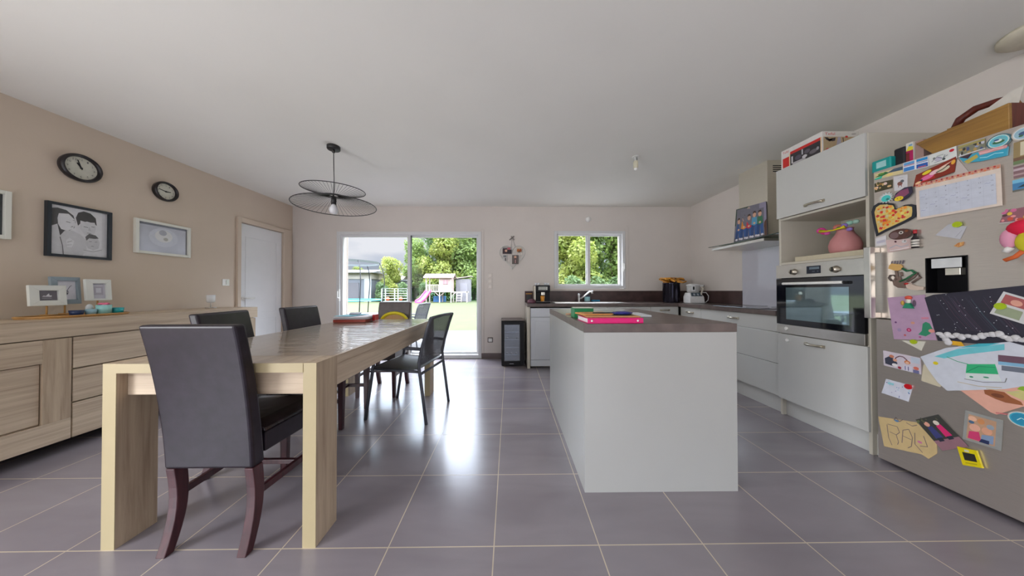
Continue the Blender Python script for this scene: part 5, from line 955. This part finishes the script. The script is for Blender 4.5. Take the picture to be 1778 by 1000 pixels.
fcard('child_drawing', 'large white crayon drawing with green house and turquoise sky on fridge', 'drawing', (1.526, .83), (1.10, .86), (1.10, .60), (1.526, .57), cm(206, 210, 220),
      [('p', [(.12, .58), (.3, .78), (.62, .95), (.62, .84), (.35, .68), (.2, .56)], cm(110, 196, 206)), ('p', [(.3, .8), (.5, .88), (.6, .96), (.45, .92)], cm(70, 180, 196)), ('e', .13, .44, .022, .035, cm(226, 206, 30)),
       ('l', [(.22, .60), (.3, .53), (.38, .5)], .003, cm(40, 160, 110)), ('p', [(.36, .32), (.37, .5), (.56, .56), (.58, .38)], cm(50, 180, 120)), ('l', [(.37, .35), (.45, .48), (.56, .5)], .003, cm(30, 140, 96)), ('p', [(.36, .2), (.36, .32), (.58, .38), (.6, .25)], cm(214, 222, 220)), ('l', [(.35, .2), (.48, .19), (.62, .25), (.63, .33)], .003, cm(130, 130, 130)), ('e', .40, .26, .014, .016, cm(60, 150, 110)), ('e', .5, .29, .02, .014, cm(60, 150, 110)),
       ('r', .58, .62, .82, .74, cm(110, 80, 96)), ('r', .58, .56, .82, .62, cm(130, 180, 210)), ('r', .60, .46, .84, .55, cm(110, 116, 130)), ('l', [(.3, .12), (.45, .1), (.6, .14)], .003, cm(196, 180, 150)), ('l', [(.5, .08), (.7, .1)], .003, cm(196, 190, 150))], 2,
      outline=[(1.526, .71), (1.433, .781), (1.25, .848), (1.16, .82), (1.10, .80), (1.10, .68), (1.219, .650), (1.263, .621), (1.433, .55), (1.465, .585), (1.496, .642)])
fcard('yellow_paper', 'bit of yellow paper between cotton cloud and green house drawing', 'paper', (1.418, .822), (1.385, .822), (1.375, .80), (1.415, .80), cm(222, 170, 40), [], 2, thick=.0006)
fcard('child_drawing', 'pink paper with brown bear shape and green corner on fridge', 'drawing', (1.396, .665), (1.10, .69), (1.10, .49), (1.396, .49), cm(226, 170, 150), [('p', [(.25, .62), (.26, .48), (.36, .4), (.45, .36), (.6, .38), (.58, .46), (.5, .52), (.44, .62)], cm(156, 92, 56)), ('e', .38, .5, .06, .05, cm(120, 66, 40)), ('p', [(.45, .62), (.6, .5), (.75, .52), (.7, .85)], cm(206, 196, 130)), ('p', [(.55, .75), (.75, .68), (1, .75), (1, .95), (.6, .9)], cm(140, 180, 50)), ('l', [(.36, .04), (1, .22)], .006, cm(206, 120, 120))], 1, outline=[(1.40, .575), (1.304, .493), (1.287, .489), (1.22, .557), (1.10, .60), (1.10, .68), (1.38, .66)])
fcard('photo', 'laminated photo of small children in pink and blue, lower right of fridge', 'photo', (1.377, .472), (1.270, .469), (1.277, .320), (1.388, .317), cm(150, 150, 146), [('r', .1, .08, .84, .9, cm(190, 150, 120)), ('e', .3, .5, .15, .12, cm(226, 170, 146)), ('e', .62, .5, .14, .12, cm(220, 160, 130)), ('p', [(.14, .1), (.16, .34), (.42, .4), (.5, .1)], cm(206, 60, 110)), ('p', [(.48, .1), (.5, .34), (.8, .4), (.8, .12)], cm(130, 150, 180)), ('p', [(.44, .08), (.5, .2), (.7, .2), (.7, .08)], cm(40, 50, 90)), ('e', .22, .78, .12, .08, cm(230, 180, 150)), ('e', .45, .76, .1, .09, cm(206, 140, 90)), ('e', .2, .66, .08, .05, cm(80, 110, 140)), ('e', .7, .66, .1, .08, cm(150, 160, 170))], 1, group=PH)
yt = fcard('kitchen_timer', 'yellow digital kitchen timer magnet low on the fridge', 'timer', (1.399, .272), (1.341, .284), (1.324, .208), (1.382, .187), cm(226, 206, 10, .35), [('r', .2, .3, .85, .75, cm(40, 36, 30)), ('r', .35, .8, .6, .92, cm(210, 206, 180)), ('r', .2, .12, .8, .2, cm(190, 170, 10))], 2, .010)
fcard('photo', 'dark outdoor photo of two kids in blue and magenta coats on fridge', 'photo', (1.55, .34), (1.467, .408), (1.369, .288), (1.454, .217), cm(60, 60, 56), [('r', 0, 0, 1, .3, cm(150, 110, 120)), ('e', .28, .8, .1, .08, cm(220, 160, 140)), ('p', [(.15, .35), (.2, .7), (.4, .72), (.45, .35)], cm(60, 64, 120)), ('e', .66, .78, .1, .08, cm(216, 206, 190)), ('p', [(.55, .35), (.56, .7), (.76, .72), (.82, .36)], cm(214, 40, 110)), ('r', .2, .25, .4, .36, cm(40, 44, 60)), ('r', .58, .26, .78, .36, cm(40, 44, 60))] + speck(10, [(110, 116, 80), (90, 90, 70)], 4, .04, .04, .0, 1, .85, 1), 1, group=PH)
CP = [(1.685, .109), (1.53, .152), (1.504, .142), (1.474, .190), (1.474, .248), (1.547, .326), (1.711, .284)]
fcard('child_drawing', 'torn cream paper with dark child scribbles, lowest left on fridge', 'drawing', (1.711, .326), (1.474, .326), (1.474, .11), (1.711, .11), cm(206, 180, 130),
      [('l', p_, .003, cm(110, 96, 100)) for p_ in ([(.17, .66), (.2, .3), (.26, .12)], [(.18, .68), (.36, .7), (.4, .56), (.34, .46), (.22, .48)], [(.34, .46), (.38, .28), (.36, .2)], [(.44, .3), (.46, .66), (.56, .74), (.62, .55), (.6, .3), (.54, .22)], [(.46, .5), (.6, .48)], [(.66, .7), (.66, .4), (.78, .25)], [(.8, .7), (.86, .45), (.74, .4)], [(.3, .85), (.34, .95), (.4, .86), (.46, .95)], [(.52, .9), (.62, .86), (.7, .93)])] + [('e', .35, .86, .04, .03, cm(90, 130, 170)), ('e', .74, .5, .04, .03, cm(206, 120, 160))], 0, outline=CP)
x = FX - .004
rmag('flower_rim_magnet', 'turquoise round magnet with scalloped white rim, low right on fridge', 1.222, .497, .034, [(206, 206, 200), (60, 170, 196), (40, 140, 176)], 1, .006, dec=[('l', [(.35, .4), (.5, .6), (.68, .5)], .003, cm(180, 226, 230))])
# ------------------------------------------------------------ things on top of the fridge
FT = 1.853
tl = thing('teal_box', 'teal plastic box with pale label on top of fridge at left', 'box', (2.50, 1.69, FT)); b = MB(); b.box(-.13, .10, -.045, .045, 0, .075, cm(20, 150, 146, .4)); b.build('box_body', tl, .008, 3)
card('paper_label', [(-.1305, .02, .02), (-.1305, -.025, .02), (-.1305, -.025, .058), (-.1305, .02, .058)], (-1, 0, 0), cm(160, 206, 206), [], .0006, tl)
b = MB(); b.box(-.09, .06, -.025, .025, 0, .115, cm(30, 28, 34, .6)); b = b.build('black_pouch', None, .01, 3); b.location = (2.49, 1.629, FT); tag(b, 'black cloth pouch on fridge right of the teal box', 'pouch')
b = thing('game_box', 'magenta, yellow and white box on fridge behind black pouch', 'box', (2.485, 1.588, FT)); MB().box(-.08, .06, -.0145, .014, 0, .125, cm(222, 216, 206)).build('carton', b, .002)
card('print', [(-.081, .014, .005), (-.081, -.0145, .005), (-.081, -.0145, .123), (-.081, .014, .123)], (-1, 0, 0), cm(214, 210, 200), [('r', 0, 0, 1, .62, cm(176, 20, 90)), ('r', 0, .0, .5, .5, cm(120, 40, 40)), ('p', [(0, .6), (.4, .85), (1, .75), (1, .6)], cm(222, 206, 60)), ('r', .4, .82, .9, .9, cm(110, 160, 200))], .0006, b)
b = MB(); b.box(-.06, .06, -.016, .016, 0, .12, cm(170, 140, 132, .7)); b.box(-.061, -.06, -.01, .01, .095, .105, cm(90, 70, 64)); b = b.build('cardboard_packet', None, .003); b.location = (2.475, 1.556, FT); tag(b, 'pinkish beige packet on fridge next to the wooden crate', 'packet')
# wooden carrier with handle
cw = wood('crate_wood', (166, 126, 60), (150, 110, 50), (118, 84, 40), 'Y', .55, 20); rw = wood('red_wood', (112, 44, 28), (96, 36, 24), (70, 26, 20), 'Z', .5)
ct = thing('wooden_carrier', 'old wooden carrier box with arched dark handle on top of fridge', 'carrier', (2.5, 1.37, FT))
b = MB(); b.prism([(-.115, .115, 0), (-.115, -.115, 0), (-.135, -.125, .125), (-.135, .170, .090)], (.016, 0, 0), cw); b.build('front_board', ct, .002)
b = MB(); b.prism([(.115, .115, 0), (.115, -.115, 0), (.125, -.125, .125), (.125, .170, .090)], (.016, 0, 0), cw); b.build('back_board', ct, .002)
b = MB(); b.loft([[(-.10, -.115, 0), (.115, -.115, 0), (.115, -.10, 0), (-.10, -.10, 0)], [(-.122, -.125, .125), (.125, -.125, .125), (.125, -.11, .125), (-.122, -.11, .125)]], rw, smooth=False); b.build('end_board', ct)
b = MB(); b.loft([[(-.10, .10, 0), (.115, .10, 0), (.115, .115, 0), (-.10, .115, 0)], [(-.122, .155, .09), (.125, .155, .09), (.125, .170, .09), (-.122, .170, .09)]], rw, smooth=False); b.build('end_board', ct)
boxobj('base_board', (-.10, .115, -.10, .10, .001, .012), cw, ct)
b = MB(); b.box(-.02, .02, .085, .125, .012, .15, cw); b.tube([(0, .11, .14), (0, .09, .185), (0, .04, .21), (0, -.02, .205), (0, -.06, .195)], [.016, .018, .018, .016, .014], rw, 8); b.tube([(0, -.06, .195), (0, -.085, .12), (0, -.09, .02)], .014, cw, 8); b.build('handle', ct)
b = MB(); b.prism([(-.05, .08, .03), (-.05, -.10, .105), (-.05, -.12, .215), (-.05, -.09, .21), (-.05, .06, .12)], (.002, 0, 0), cm(206, 200, 190)); b = b.build('paper_roll'); b.location = (2.5, 1.37, FT); tag(b, 'white sheet of paper sticking out of the wooden carrier', 'paper')

# ============================================================ wine cooler
wc = thing('wine_cooler', 'small black wine cooler with glass door against the back wall', 'wine cooler', (.045, 4.075, 0), R(2))
boxobj('body', (-.165, .165, -.14, .25, .012, .652), M['black'], wc, .006); boxobj('top_panel', (-.163, .163, -.138, .25, .6525, .660), cm(110, 100, 98, .4), wc)
d = MB()
for b in ((-.165, -.125, -.175, -.142, .015, .64), (.105, .165, -.175, -.142, .015, .64), (-.125, .105, -.175, -.142, .60, .64), (-.125, .105, -.175, -.142, .015, .075)): d.box(*b, M['black'])
wd = d.build('door', wc, .002); MB().box(-.124, .104, -.165, -.16, .076, .60, glassmat('smoked_glass', (.62, .66, .72), .16)).build('glass_pane', wd)
card('door_badge', [(-.05, -.1755, .035), (.01, -.1755, .035), (.01, -.1755, .043), (-.05, -.1755, .043)], (0, -1, 0), cm(160, 160, 170, .3), [], .0008, wd)
boxobj('interior', (-.12, .10, -.1415, -.1405, .078, .598), mat('cooler_lining', (150, 152, 166), .3, .4, amt=.2, scale=3), wc, 0)
for k, zz in enumerate((.16, .27, .38, .49)):
    boxobj('shelf', (-.118, .098, -.159, -.143, zz, zz + .005), M['chrome'], wc, 0)
for k, (x_, zz) in enumerate(((-.08, .165), (-.02, .165), (.05, .165), (.06, .385), (-.08, .385))):
    b = MB(); b.lathe([(.001, -.0), (.014, 0), (.014, .012), (.001, .012)], cm(150, 150, 160, .2), (x_, -.157, zz + .02), 12, 'Y'); b = b.build('wine_bottle'); mw_ = Matrix.Translation((.045, 4.075, 0)) @ Matrix.Rotation(R(2), 4, 'Z'); b.matrix_world = mw_
    tag(b, 'wine bottle end behind the glass door of wine cooler, %s' % ('lowest shelf left', 'lowest shelf middle', 'lowest shelf right', 'upper shelf right', 'upper shelf left')[k], 'bottle', 'bottles in the wine cooler')
boxobj('hinge', (.165, .172, -.16, -.12, .618, .655), M['black'], wc)
tag(MB().tube([(.24, 4.30, .18), (.235, 4.26, .10), (.24, 4.20, .05), (.232, 4.15, .02)], .005, M['white'], 6).build('power_cable'), 'white power cable between wine cooler and end panel', 'cable')

# ============================================================ ceiling fittings
PN = thing('pendant_lamp', 'pendant lamp of two tilted wire discs over the dining table', 'pendant lamp', (-1.65, 2.543, 0))
p = MB(); p.lathe([(.001, H - .035), (.05, H - .035), (.055, H - .028), (.055, H - .001), (.001, H - .001)], M['wire'], (0, 0, 0), 28); p.lathe([(.012, H - .06), (.012, H - .035)], M['wire'], (0, 0, 0), 12); p.build('ceiling_rose', PN)
p = MB(); p.tube([(0, 0, H - .05), (.003, 0, 2.25), (.006, 0, 2.15), (.004, 0, 2.0)], .0035, M['wire'], 6); p.build('cable', PN)
p = MB(); p.tube([(0, 0, 2.0), (0, 0, 1.975)], .008, M['wire'], 8); p.lathe([(.022, 1.905), (.022, 1.975), (.001, 1.98)], M['wire'], (.004, 0, 0), 16); p.build('socket', PN)
b_ = MB(); b_.lathe([(.014, 1.905), (.022, 1.892), (.036, 1.862), (.037, 1.845), (.028, 1.822), (.001, 1.812)], mat('white_bulb', (216, 216, 220), .25, amt=.01), (.004, 0, 0), 20); b_.build('bulb', PN)
def disc(r0, r1, z0, tilt, dz, cx=0, cy=0, tx=0, n=52):
    p = MB(); mt = Matrix.Translation((.004, 0, z0)) @ Matrix.Rotation(tilt, 4, 'Y') @ Matrix.Rotation(tx, 4, 'X')
    rim = [mt @ Vector((r1 * math.cos(a * 2 * math.pi / 48) + cx, r1 * math.sin(a * 2 * math.pi / 48) + cy, dz)) for a in range(48)]
    p.tube(rim, .0038, M['wire'], 6, closed=True); hub = [mt @ Vector((r0 * math.cos(a * 2 * math.pi / 24), r0 * math.sin(a * 2 * math.pi / 24), 0)) for a in range(24)]
    p.tube(hub, .003, M['wire'], 5, closed=True)
    for k in range(n):
        a = 2 * math.pi * k / n; p.tube([mt @ Vector((r0 * math.cos(a), r0 * math.sin(a), 0)), mt @ Vector((r1 * math.cos(a) + cx, r1 * math.sin(a) + cy, dz))], .0013, M['wire'], 4)
    return p
disc(.035, .339, 1.985, R(-2), -.096, .018, 0, 0).build('lower_wire_shade', PN); disc(.09, .259, 1.985, R(1), .055, .004, 0, R(3.5)).build('upper_wire_shade', PN)
br = thing('bare_bulb_holder', 'bare white bulb holder with wires hanging from kitchen ceiling', 'lamp holder', (1.29, 2.72, 0))
p = MB(); p.lathe([(.035, H - .006), (.035, H - .001), (.001, H - .001)], M['white'], (0, 0, 0), 18); p.build('ceiling_cap', br)
p = MB(); p.tube([(.01, 0, H - .006), (.012, 0, H - .045), (-.002, .0, H - .06)], .003, M['wire'], 6); p.tube([(-.01, 0, H - .006), (-.008, 0, H - .05)], .003, M['white'], 6); p.build('wires', br)
p = MB(); p.lathe([(.02, H - .12), (.024, H - .11), (.024, H - .055), (.018, H - .045), (.001, H - .045)], cm(206, 200, 176, .4), (-.002, 0, 0), 18); p.ball((-.002, 0, H - .125), (.018, .018, .016), M['white'], 12, 8); p.build('lamp_holder', br)
p = MB(); p.lathe([(.001, H - .04), (.11, H - .04), (.15, H - .02), (.15, H - .001), (.001, H - .001)], cm(212, 204, 184, .5), (2.79, 1.34, 0), 32); tag(p.build('ceiling_vent_cap'), 'round cream ceiling fitting at the upper right picture corner', 'ceiling fitting')

# ============================================================ outside
def grassmat():
    m, t, b = newmat('lawn_grass'); N = t.nodes.new; L = t.links.new
    ge = N('ShaderNodeNewGeometry'); nz = N('ShaderNodeTexNoise'); nz.inputs['Scale'].default_value = .9; nz.inputs['Detail'].default_value = 9; nz.inputs['Roughness'].default_value = .7
    rp = N('ShaderNodeValToRGB'); rp.color_ramp.elements[0].position = .3; rp.color_ramp.elements[0].color = lin((50, 58, 22)) + (1,); rp.color_ramp.elements[1].position = .7; rp.color_ramp.elements[1].color = lin((62, 70, 29)) + (1,)
    L(ge.outputs['Position'], nz.inputs[0]); L(nz.outputs[0], rp.inputs[0]); L(rp.outputs[0], b.inputs['Base Color']); b.inputs['Roughness'].default_value = .9; return m
struct(MB().box(-70, 70, 7.8, 120, -.30, -.10, grassmat()).build('ground'))
struct(MB().box(-70, 70, YB + T + .04, 7.8, -.30, -.055, mat('terrace_concrete', (76, 75, 75), .85, amt=.05, scale=2)).build('terrace'))
def leafmat(name, c1, c2):
    m, t, b = newmat(name); N = t.nodes.new; L = t.links.new
    ge = N('ShaderNodeNewGeometry'); nz = N('ShaderNodeTexNoise'); nz.inputs['Scale'].default_value = .9; nz.inputs['Detail'].default_value = 3
    rp = N('ShaderNodeValToRGB'); rp.color_ramp.elements[0].position = .35; rp.color_ramp.elements[0].color = lin(c1) + (1,); rp.color_ramp.elements[1].position = .65; rp.color_ramp.elements[1].color = lin(c2) + (1,)
    L(ge.outputs['Position'], nz.inputs[0]); L(nz.outputs[0], rp.inputs[0]); L(rp.outputs[0], b.inputs['Base Color']); b.inputs['Roughness'].default_value = .6
    tl_ = N('ShaderNodeBsdfTranslucent'); mx = N('ShaderNodeMixShader'); mx.inputs[0].default_value = .5; L(rp.outputs[0], tl_.inputs[0]); L(b.outputs[0], mx.inputs[1]); L(tl_.outputs[0], mx.inputs[2]); L(mx.outputs[0], t.nodes['Material Output'].inputs[0]); return m
LM = [leafmat('leaf_light', (116, 132, 54), (156, 162, 84)), leafmat('leaf_mid', (96, 120, 58), (132, 152, 80)), leafmat('leaf_blue', (84, 110, 70), (118, 140, 92))]
bark = mat('bark', (104, 90, 76), .9, amt=.25, scale=8)
def crown(seed, n, w, h, z0, size, m, nb=16):
    rn = random.Random(seed); mb = MB(); blobs = []
    for i in range(nb):
        q = (i + .5) / nb; a = rn.uniform(0, 6.28); prof = math.sin(math.pi * min(1, .18 + q * .80)) ** .7; r_ = rn.uniform(.1, .75) * w * prof
        blobs.append((Vector((r_ * math.cos(a), r_ * math.sin(a), z0 + h * q)), w * rn.uniform(.32, .5)))
    k = mb.mi(m); bm = mb.bm
    for i in range(n):
        c, r_ = rn.choice(blobs); d = Vector((rn.gauss(0, 1), rn.gauss(0, 1), rn.gauss(0, 1))).normalized()
        p = c + d * r_ * (.55 + .5 * rn.random() ** .6)
        a = Vector((rn.gauss(0, 1), rn.gauss(0, 1), rn.gauss(0, 1))).normalized(); b = a.cross(d + Vector((.01, .02, .03))).normalized(); s = size * rn.uniform(.5, 1.3)
        f = bm.faces.new([bm.verts.new(p + a * s), bm.verts.new(p + b * s * .6), bm.verts.new(p - a * s), bm.verts.new(p - b * s * .6)]); f.material_index = k
    return mb, blobs
protos = []
for sd_, m in ((1, LM[0]), (2, LM[1]), (3, LM[2])):
    r = bpy.data.objects.new('broadleaf_tree', None); COL.objects.link(r); mb, blobs = crown(sd_, 9000, 3.0, 7.6, .8, .17, m); o = mb.build('foliage', r)
    t_ = MB(); t_.tube([(0, 0, -.1), (.1, 0, 2), (0, .1, 4.5), (0, 0, 7)], [.22, .18, .13, .05], bark, 8)
    for c, rr in blobs[::2]: t_.tube([(0, 0, max(1, c.z - 1.5)), c], [.07, .02], bark, 5)
    t_.build('trunk', r); protos.append(r)
TR = [(0, -8.2, 33, .98, 'light green leafy tree standing behind the small playhouse'), (1, -4.6, 35, 1.15, 'mid green tree seen at right of the patio door glass'), (1, -11.6, 34, .84, 'green tree at the centre post of the patio door, left of playhouse'), (2, -9.8, 37, 1.2, 'dark green tree behind the playhouse and light green tree'),
      (0, -13.6, 31, .55, 'small pale green bush-like tree at the end of neighbouring roofs'), (2, -6.2, 38, 1.15, 'bluish green tree far behind the grey shed'), (0, 5.6, 24, 1.0, 'yellow green tree filling left half of the kitchen window'), (1, 9.6, 25, 1.1, 'mid green tree filling right half of the kitchen window'),
      (2, 7.4, 30, 1.25, 'bluish tree behind the others in the kitchen window'), (1, 12.6, 29, 1.2, 'green tree at the right edge of kitchen window view'), (0, 3.6, 30, 1.1, 'light tree at the left edge of kitchen window view'), (2, -1.6, 36, 1.0, 'tree hidden by the wall between patio door and window')]
for i, (k, x_, y_, s_, lb) in enumerate(TR[:11]):
    used = [t for t in TR[:i] if t[0] == k]
    if not used:
        r = protos[k]; r.location = (x_, y_, -.1); r.scale = (s_, s_, s_); r.rotation_euler = (0, 0, i); tag(r, lb, 'tree')
    else: r = dup(protos[k], (x_, y_, -.1), i * 1.3, lb, s_)
    tag(r, lb, 'tree', 'garden trees')
tp = dup(protos[0], (-29, 52, 0), 0, 'distant treetop above the neighbouring grey building', .62); tp['category'] = 'tree'; tp['group'] = 'garden trees'
# hedge bushes along the back fence
mb, _ = crown(21, 2600, .95, 1.5, .25, .11, LM[2], 9)
hr = mb.build('garden_bush'); hr.location = (-14.0, 29.6, -.1); tag(hr, 'dark green bush at the fence, leftmost of the row', 'bush', 'bushes along the garden fence')
for i, x_ in enumerate((-11.6, -9.3)):
    c = hr.copy(); COL.objects.link(c); c.location = (x_, 29.6, -.1); c.rotation_euler = (0, 0, i + 1); c['label'] = 'dark green bush at the fence, %s' % ('middle of the row', 'just left of the playhouse')[i]
for i, x_ in enumerate((5.0, 7.2, 9.2)):
    c = hr.copy(); COL.objects.link(c); c.location = (x_, 21 + i, -.1); c.scale = (1.3, 1.3, 1.1); c['label'] = 'low bush at foot of the kitchen window trees, %s' % ('left', 'middle', 'right')[i]
# green mesh fence
fe = thing('garden_fence', 'green wire garden fence behind the playhouse', 'fence', (-8, 31.2, -.1)); gm = glassmat('green_mesh', (.62, .80, .70), .01)
MB().box(-6.6, 8, 0, .01, 0, 1.5, gm).build('mesh_panel', fe)
for i in range(7): boxobj('fence_post', (-6.6 + i * 2.4, -6.55 + i * 2.4, -.03, .03, 0, 1.55), cm(50, 96, 76), fe, 0)
# playhouse
PW = mat('playhouse_wood', (170, 146, 140), .8, amt=.08, scale=3); PWd = mat('playhouse_trim', (178, 166, 160), .8, amt=.05)
ph = thing('playhouse', 'raised wooden playhouse with porch in the garden lawn', 'playhouse', (-7.05, 28, -.1))
p = MB()
for (x_, y_) in ((-1.35, -.6), (-1.35, .6), (.0, -.6), (1.15, -.6), (1.15, .6), (0, .6)): p.box(x_ - .05, x_ + .05, y_ - .05, y_ + .05, 0, 2.6, PWd)
p.build('posts', ph); boxobj('floor_deck', (-1.4, 1.2, -.7, .7, 1.05, 1.15), PWd, ph)
p = MB(); p.box(.0, 1.2, -.62, -.58, 1.15, 2.55, PW); p.box(.0, 1.2, .58, .62, 1.15, 2.55, PW); p.box(1.16, 1.2, -.58, .58, 1.15, 2.55, PW); p.box(0, .04, -.58, .58, 1.15, 2.55, PW); p.build('cabin_wall', ph)
w_ = boxobj('window', (.35, .85, -.66, -.62, 1.85, 2.3), cm(150, 116, 120), ph); boxobj('window_sash', (.58, .62, -.68, -.66, 1.87, 2.28), PWd, w_)
p = MB(); p.prism([(-1.6, -.85, 2.55), (-1.6, 0, 2.95), (-1.6, .85, 2.55), (-1.6, .85, 2.48), (-1.6, 0, 2.86), (-1.6, -.85, 2.48)], (3.05, 0, 0), mat('pink_roof', (166, 146, 142), .8)); p.build('roof', ph)
p = MB(); p.box(-1.35, .0, -.64, -.60, 1.75, 1.82, PWd)
for i in range(8): p.box(-1.28 + i * .16, -1.22 + i * .16, -.63, -.61, 1.15, 1.75, PWd)
p.build('railing', ph)
p = MB(); p.box(1.2, 2.8, -.6, -.5, 1.0, 1.1, PWd); p.box(2.7, 2.8, -.6, -.5, 0, 1.1, PWd); p.box(1.2, 2.8, .3, .4, 1.0, 1.1, PWd)
for x_ in (1.2,): p.tube([(x_, -.55, .6), (x_ + .45, -.55, 1.05)], .04, PWd, 4); p.tube([(-.05, -.6, .65), (-.5, -.6, 1.05)], .04, PWd, 4); p.tube([(.05, -.6, .65), (.5, -.6, 1.05)], .04, PWd, 4)
p.build('side_frame', ph)
p = MB()
for x_ in (1.75, 2.25): p.tube([(x_, -1.0, 0), (x_, -.6, 1.05)], .04, PWd, 6)
for i in range(4): p.tube([(1.75, -.92 + i * .1, .2 + i * .25), (2.25, -.92 + i * .1, .2 + i * .25)], .03, PWd, 6)
p.build('ladder', ph)
p = MB(); p.loft([[(-1.35, -.7, 1.15), (-.85, -.7, 1.15), (-.85, -.7, 1.05), (-1.35, -.7, 1.05)], [(-1.75, -1.5, .35), (-1.2, -1.5, .35), (-1.2, -1.5, .25), (-1.75, -1.5, .25)], [(-2.0, -2.0, .14), (-1.4, -2.0, .14), (-1.4, -2.0, .02), (-2.0, -2.0, .02)]], cm(226, 70, 130, .4), smooth=False)
p.tube([(-1.35, -.7, 1.25), (-1.75, -1.5, .45), (-2.0, -2.0, .2)], .05, cm(240, 80, 140, .4), 6); p.tube([(-.85, -.7, 1.25), (-1.2, -1.5, .45), (-1.4, -2.0, .2)], .05, cm(240, 80, 140, .4), 6)
p.build('slide', ph, label='bright pink slide')
tag(boxobj('sandbox_cover', (-8.1, -6.9, 28.9, 29.5, -.1, .5), cm(80, 130, 190), None), 'blue box stored under the playhouse deck', 'box')
sh = thing('garden_shed', 'weathered grey wooden shed behind and right of the playhouse', 'shed', (-5.0, 29.7, -.1)); SG = mat('grey_boards', (118, 116, 120), .85, amt=.2, scale=2, stretch=(9, 9, .3))
boxobj('wall', (-.75, .75, -.6, .6, 0, 2.45), SG, sh, 0); p = MB(); p.prism([(-.9, -.75, 2.45), (.9, -.75, 2.7), (.9, -.75, 2.8), (-.9, -.75, 2.55)], (0, 1.5, 0), mat('shed_roof', (140, 132, 120), .8)); p.build('roof', sh); boxobj('door', (-.3, .5, -.63, -.6, .05, 2.0), mat('shed_door', (128, 126, 132), .8, amt=.1), sh)
# trampoline
tm = thing('trampoline', 'round trampoline with blue edge pad and black net poles in the garden', 'trampoline', (-7.75, 12.9, -.1)); TY = cm(64, 186, 214, .5)
p = MB(); p.lathe([(1.30, .78), (1.52, .78), (1.54, .73), (1.30, .73), (1.30, .78)], TY, (0, 0, 0), 40, cap=False); p.build('edge_pad', tm, label='turquoise blue edge pad')
p = MB(); p.lathe([(.001, .742), (1.31, .742)], M['dark'], (0, 0, 0), 40, cap=False); p.build('jumping_mat', tm)
for k in range(6):
    a = k * math.pi / 3 + .35; c_, s2 = math.cos(a), math.sin(a)
    p = MB(); p.tube([(1.50 * c_, 1.50 * s2, 0), (1.58 * c_, 1.58 * s2, .9), (1.66 * c_, 1.66 * s2, 1.6), (1.58 * c_, 1.58 * s2, 2.2), (1.44 * c_, 1.44 * s2, 2.55)], .022, M['dark'], 8); p.build('net_pole', tm)
p = MB(); p.lathe([(1.42, 2.48), (1.44, 2.58)], cm(90, 96, 96), (0, 0, 0), 40, cap=False); p.build('top_ring', tm)
p = MB(); p.lathe([(1.36, .78), (1.42, 2.5)], glassmat('safety_net', (.80, .82, .83), .005), (0, 0, 0), 40, cap=False); p.build('safety_net', tm)
# neighbouring buildings
nb = thing('neighbour_building', 'grey neighbouring outbuilding with pale upper band behind the trampoline', 'building', (-17.2, 30, -.1)); GW = mat('grey_render', (112, 114, 120), .85, amt=.05)
boxobj('wall', (-3.2, 1.9, -.0, 5, 0, 2.5), GW, nb, 0); boxobj('upper_band', (-3.25, 1.95, -.05, 5.05, 2.5, 3.2), mat('pale_render', (170, 162, 150), .85), nb, 0); boxobj('side_wall', (1.2, 1.95, -.06, -.01, 0, 2.5), mat('white_render', (176, 180, 182), .85), nb, 0)
boxobj('garage_door', (-2.0, 0.6, -.08, -.01, .2, 2.1), mat('slatted_door', (106, 102, 106), .7, amt=.3, scale=1, stretch=(.1, .1, 14)), nb, 0)
p = MB(); p.prism([(-3.6, -.5, 3.2), (-3.6, 2.5, 3.7), (-3.6, 5.4, 3.2)], (5.8, 0, 0), mat('grey_roof', (140, 140, 144), .8)); p.build('roof', nb)
n2 = thing('neighbour_house', 'low grey house with flat pale roof edge beyond the lawn', 'house', (-14.15, 33, -.1)); boxobj('wall', (-.6, 2.0, 0, 4, 0, 2.35), mat('house_grey', (130, 134, 137), .85), n2, 0); boxobj('roof_edge', (-.68, 2.2, -.2, 4.2, 2.35, 2.55), cm(110, 112, 116), n2, 0)
p = MB(); p.prism([(-.66, -.2, 2.55), (-.66, 2, 3.5), (-.66, 4.2, 2.55)], (1.9, 0, 0), mat('pale_roof_tiles', (160, 152, 140), .85)); p.build('roof', n2)
# white-framed rack with orange balls
rk = thing('ball_rack', 'white-framed rack with horizontal rails and two orange-red balls on the lawn', 'rack', (-8.45, 20, -.1)); RW = cm(160, 166, 164)
p = MB()
for x_ in (-.95, .0, .95):
    for y_ in (0, .6): p.box(x_ - .03, x_ + .03, y_ - .03, y_ + .03, 0, 1.35, RW)
for zz in (.42, .62, .82, 1.0, 1.18, 1.35): p.box(-.95, .95, -.03, .03, zz - .015, zz + .015, RW); p.box(-.95, .95, .57, .63, zz - .015, zz + .015, RW)
p.build('frame', rk)
for k, x_ in enumerate((-.62, .35)):
    b = MB(); b.ball((0, 0, .13), .13, cm(232, 90, 56, .5), 14, 8); b = b.build('ball'); b.location = (-8.45 + x_, 20.25, .36); tag(b, 'orange-red ball on the white rack, %s one' % ('left', 'right')[k], 'ball', 'balls on the garden rack')
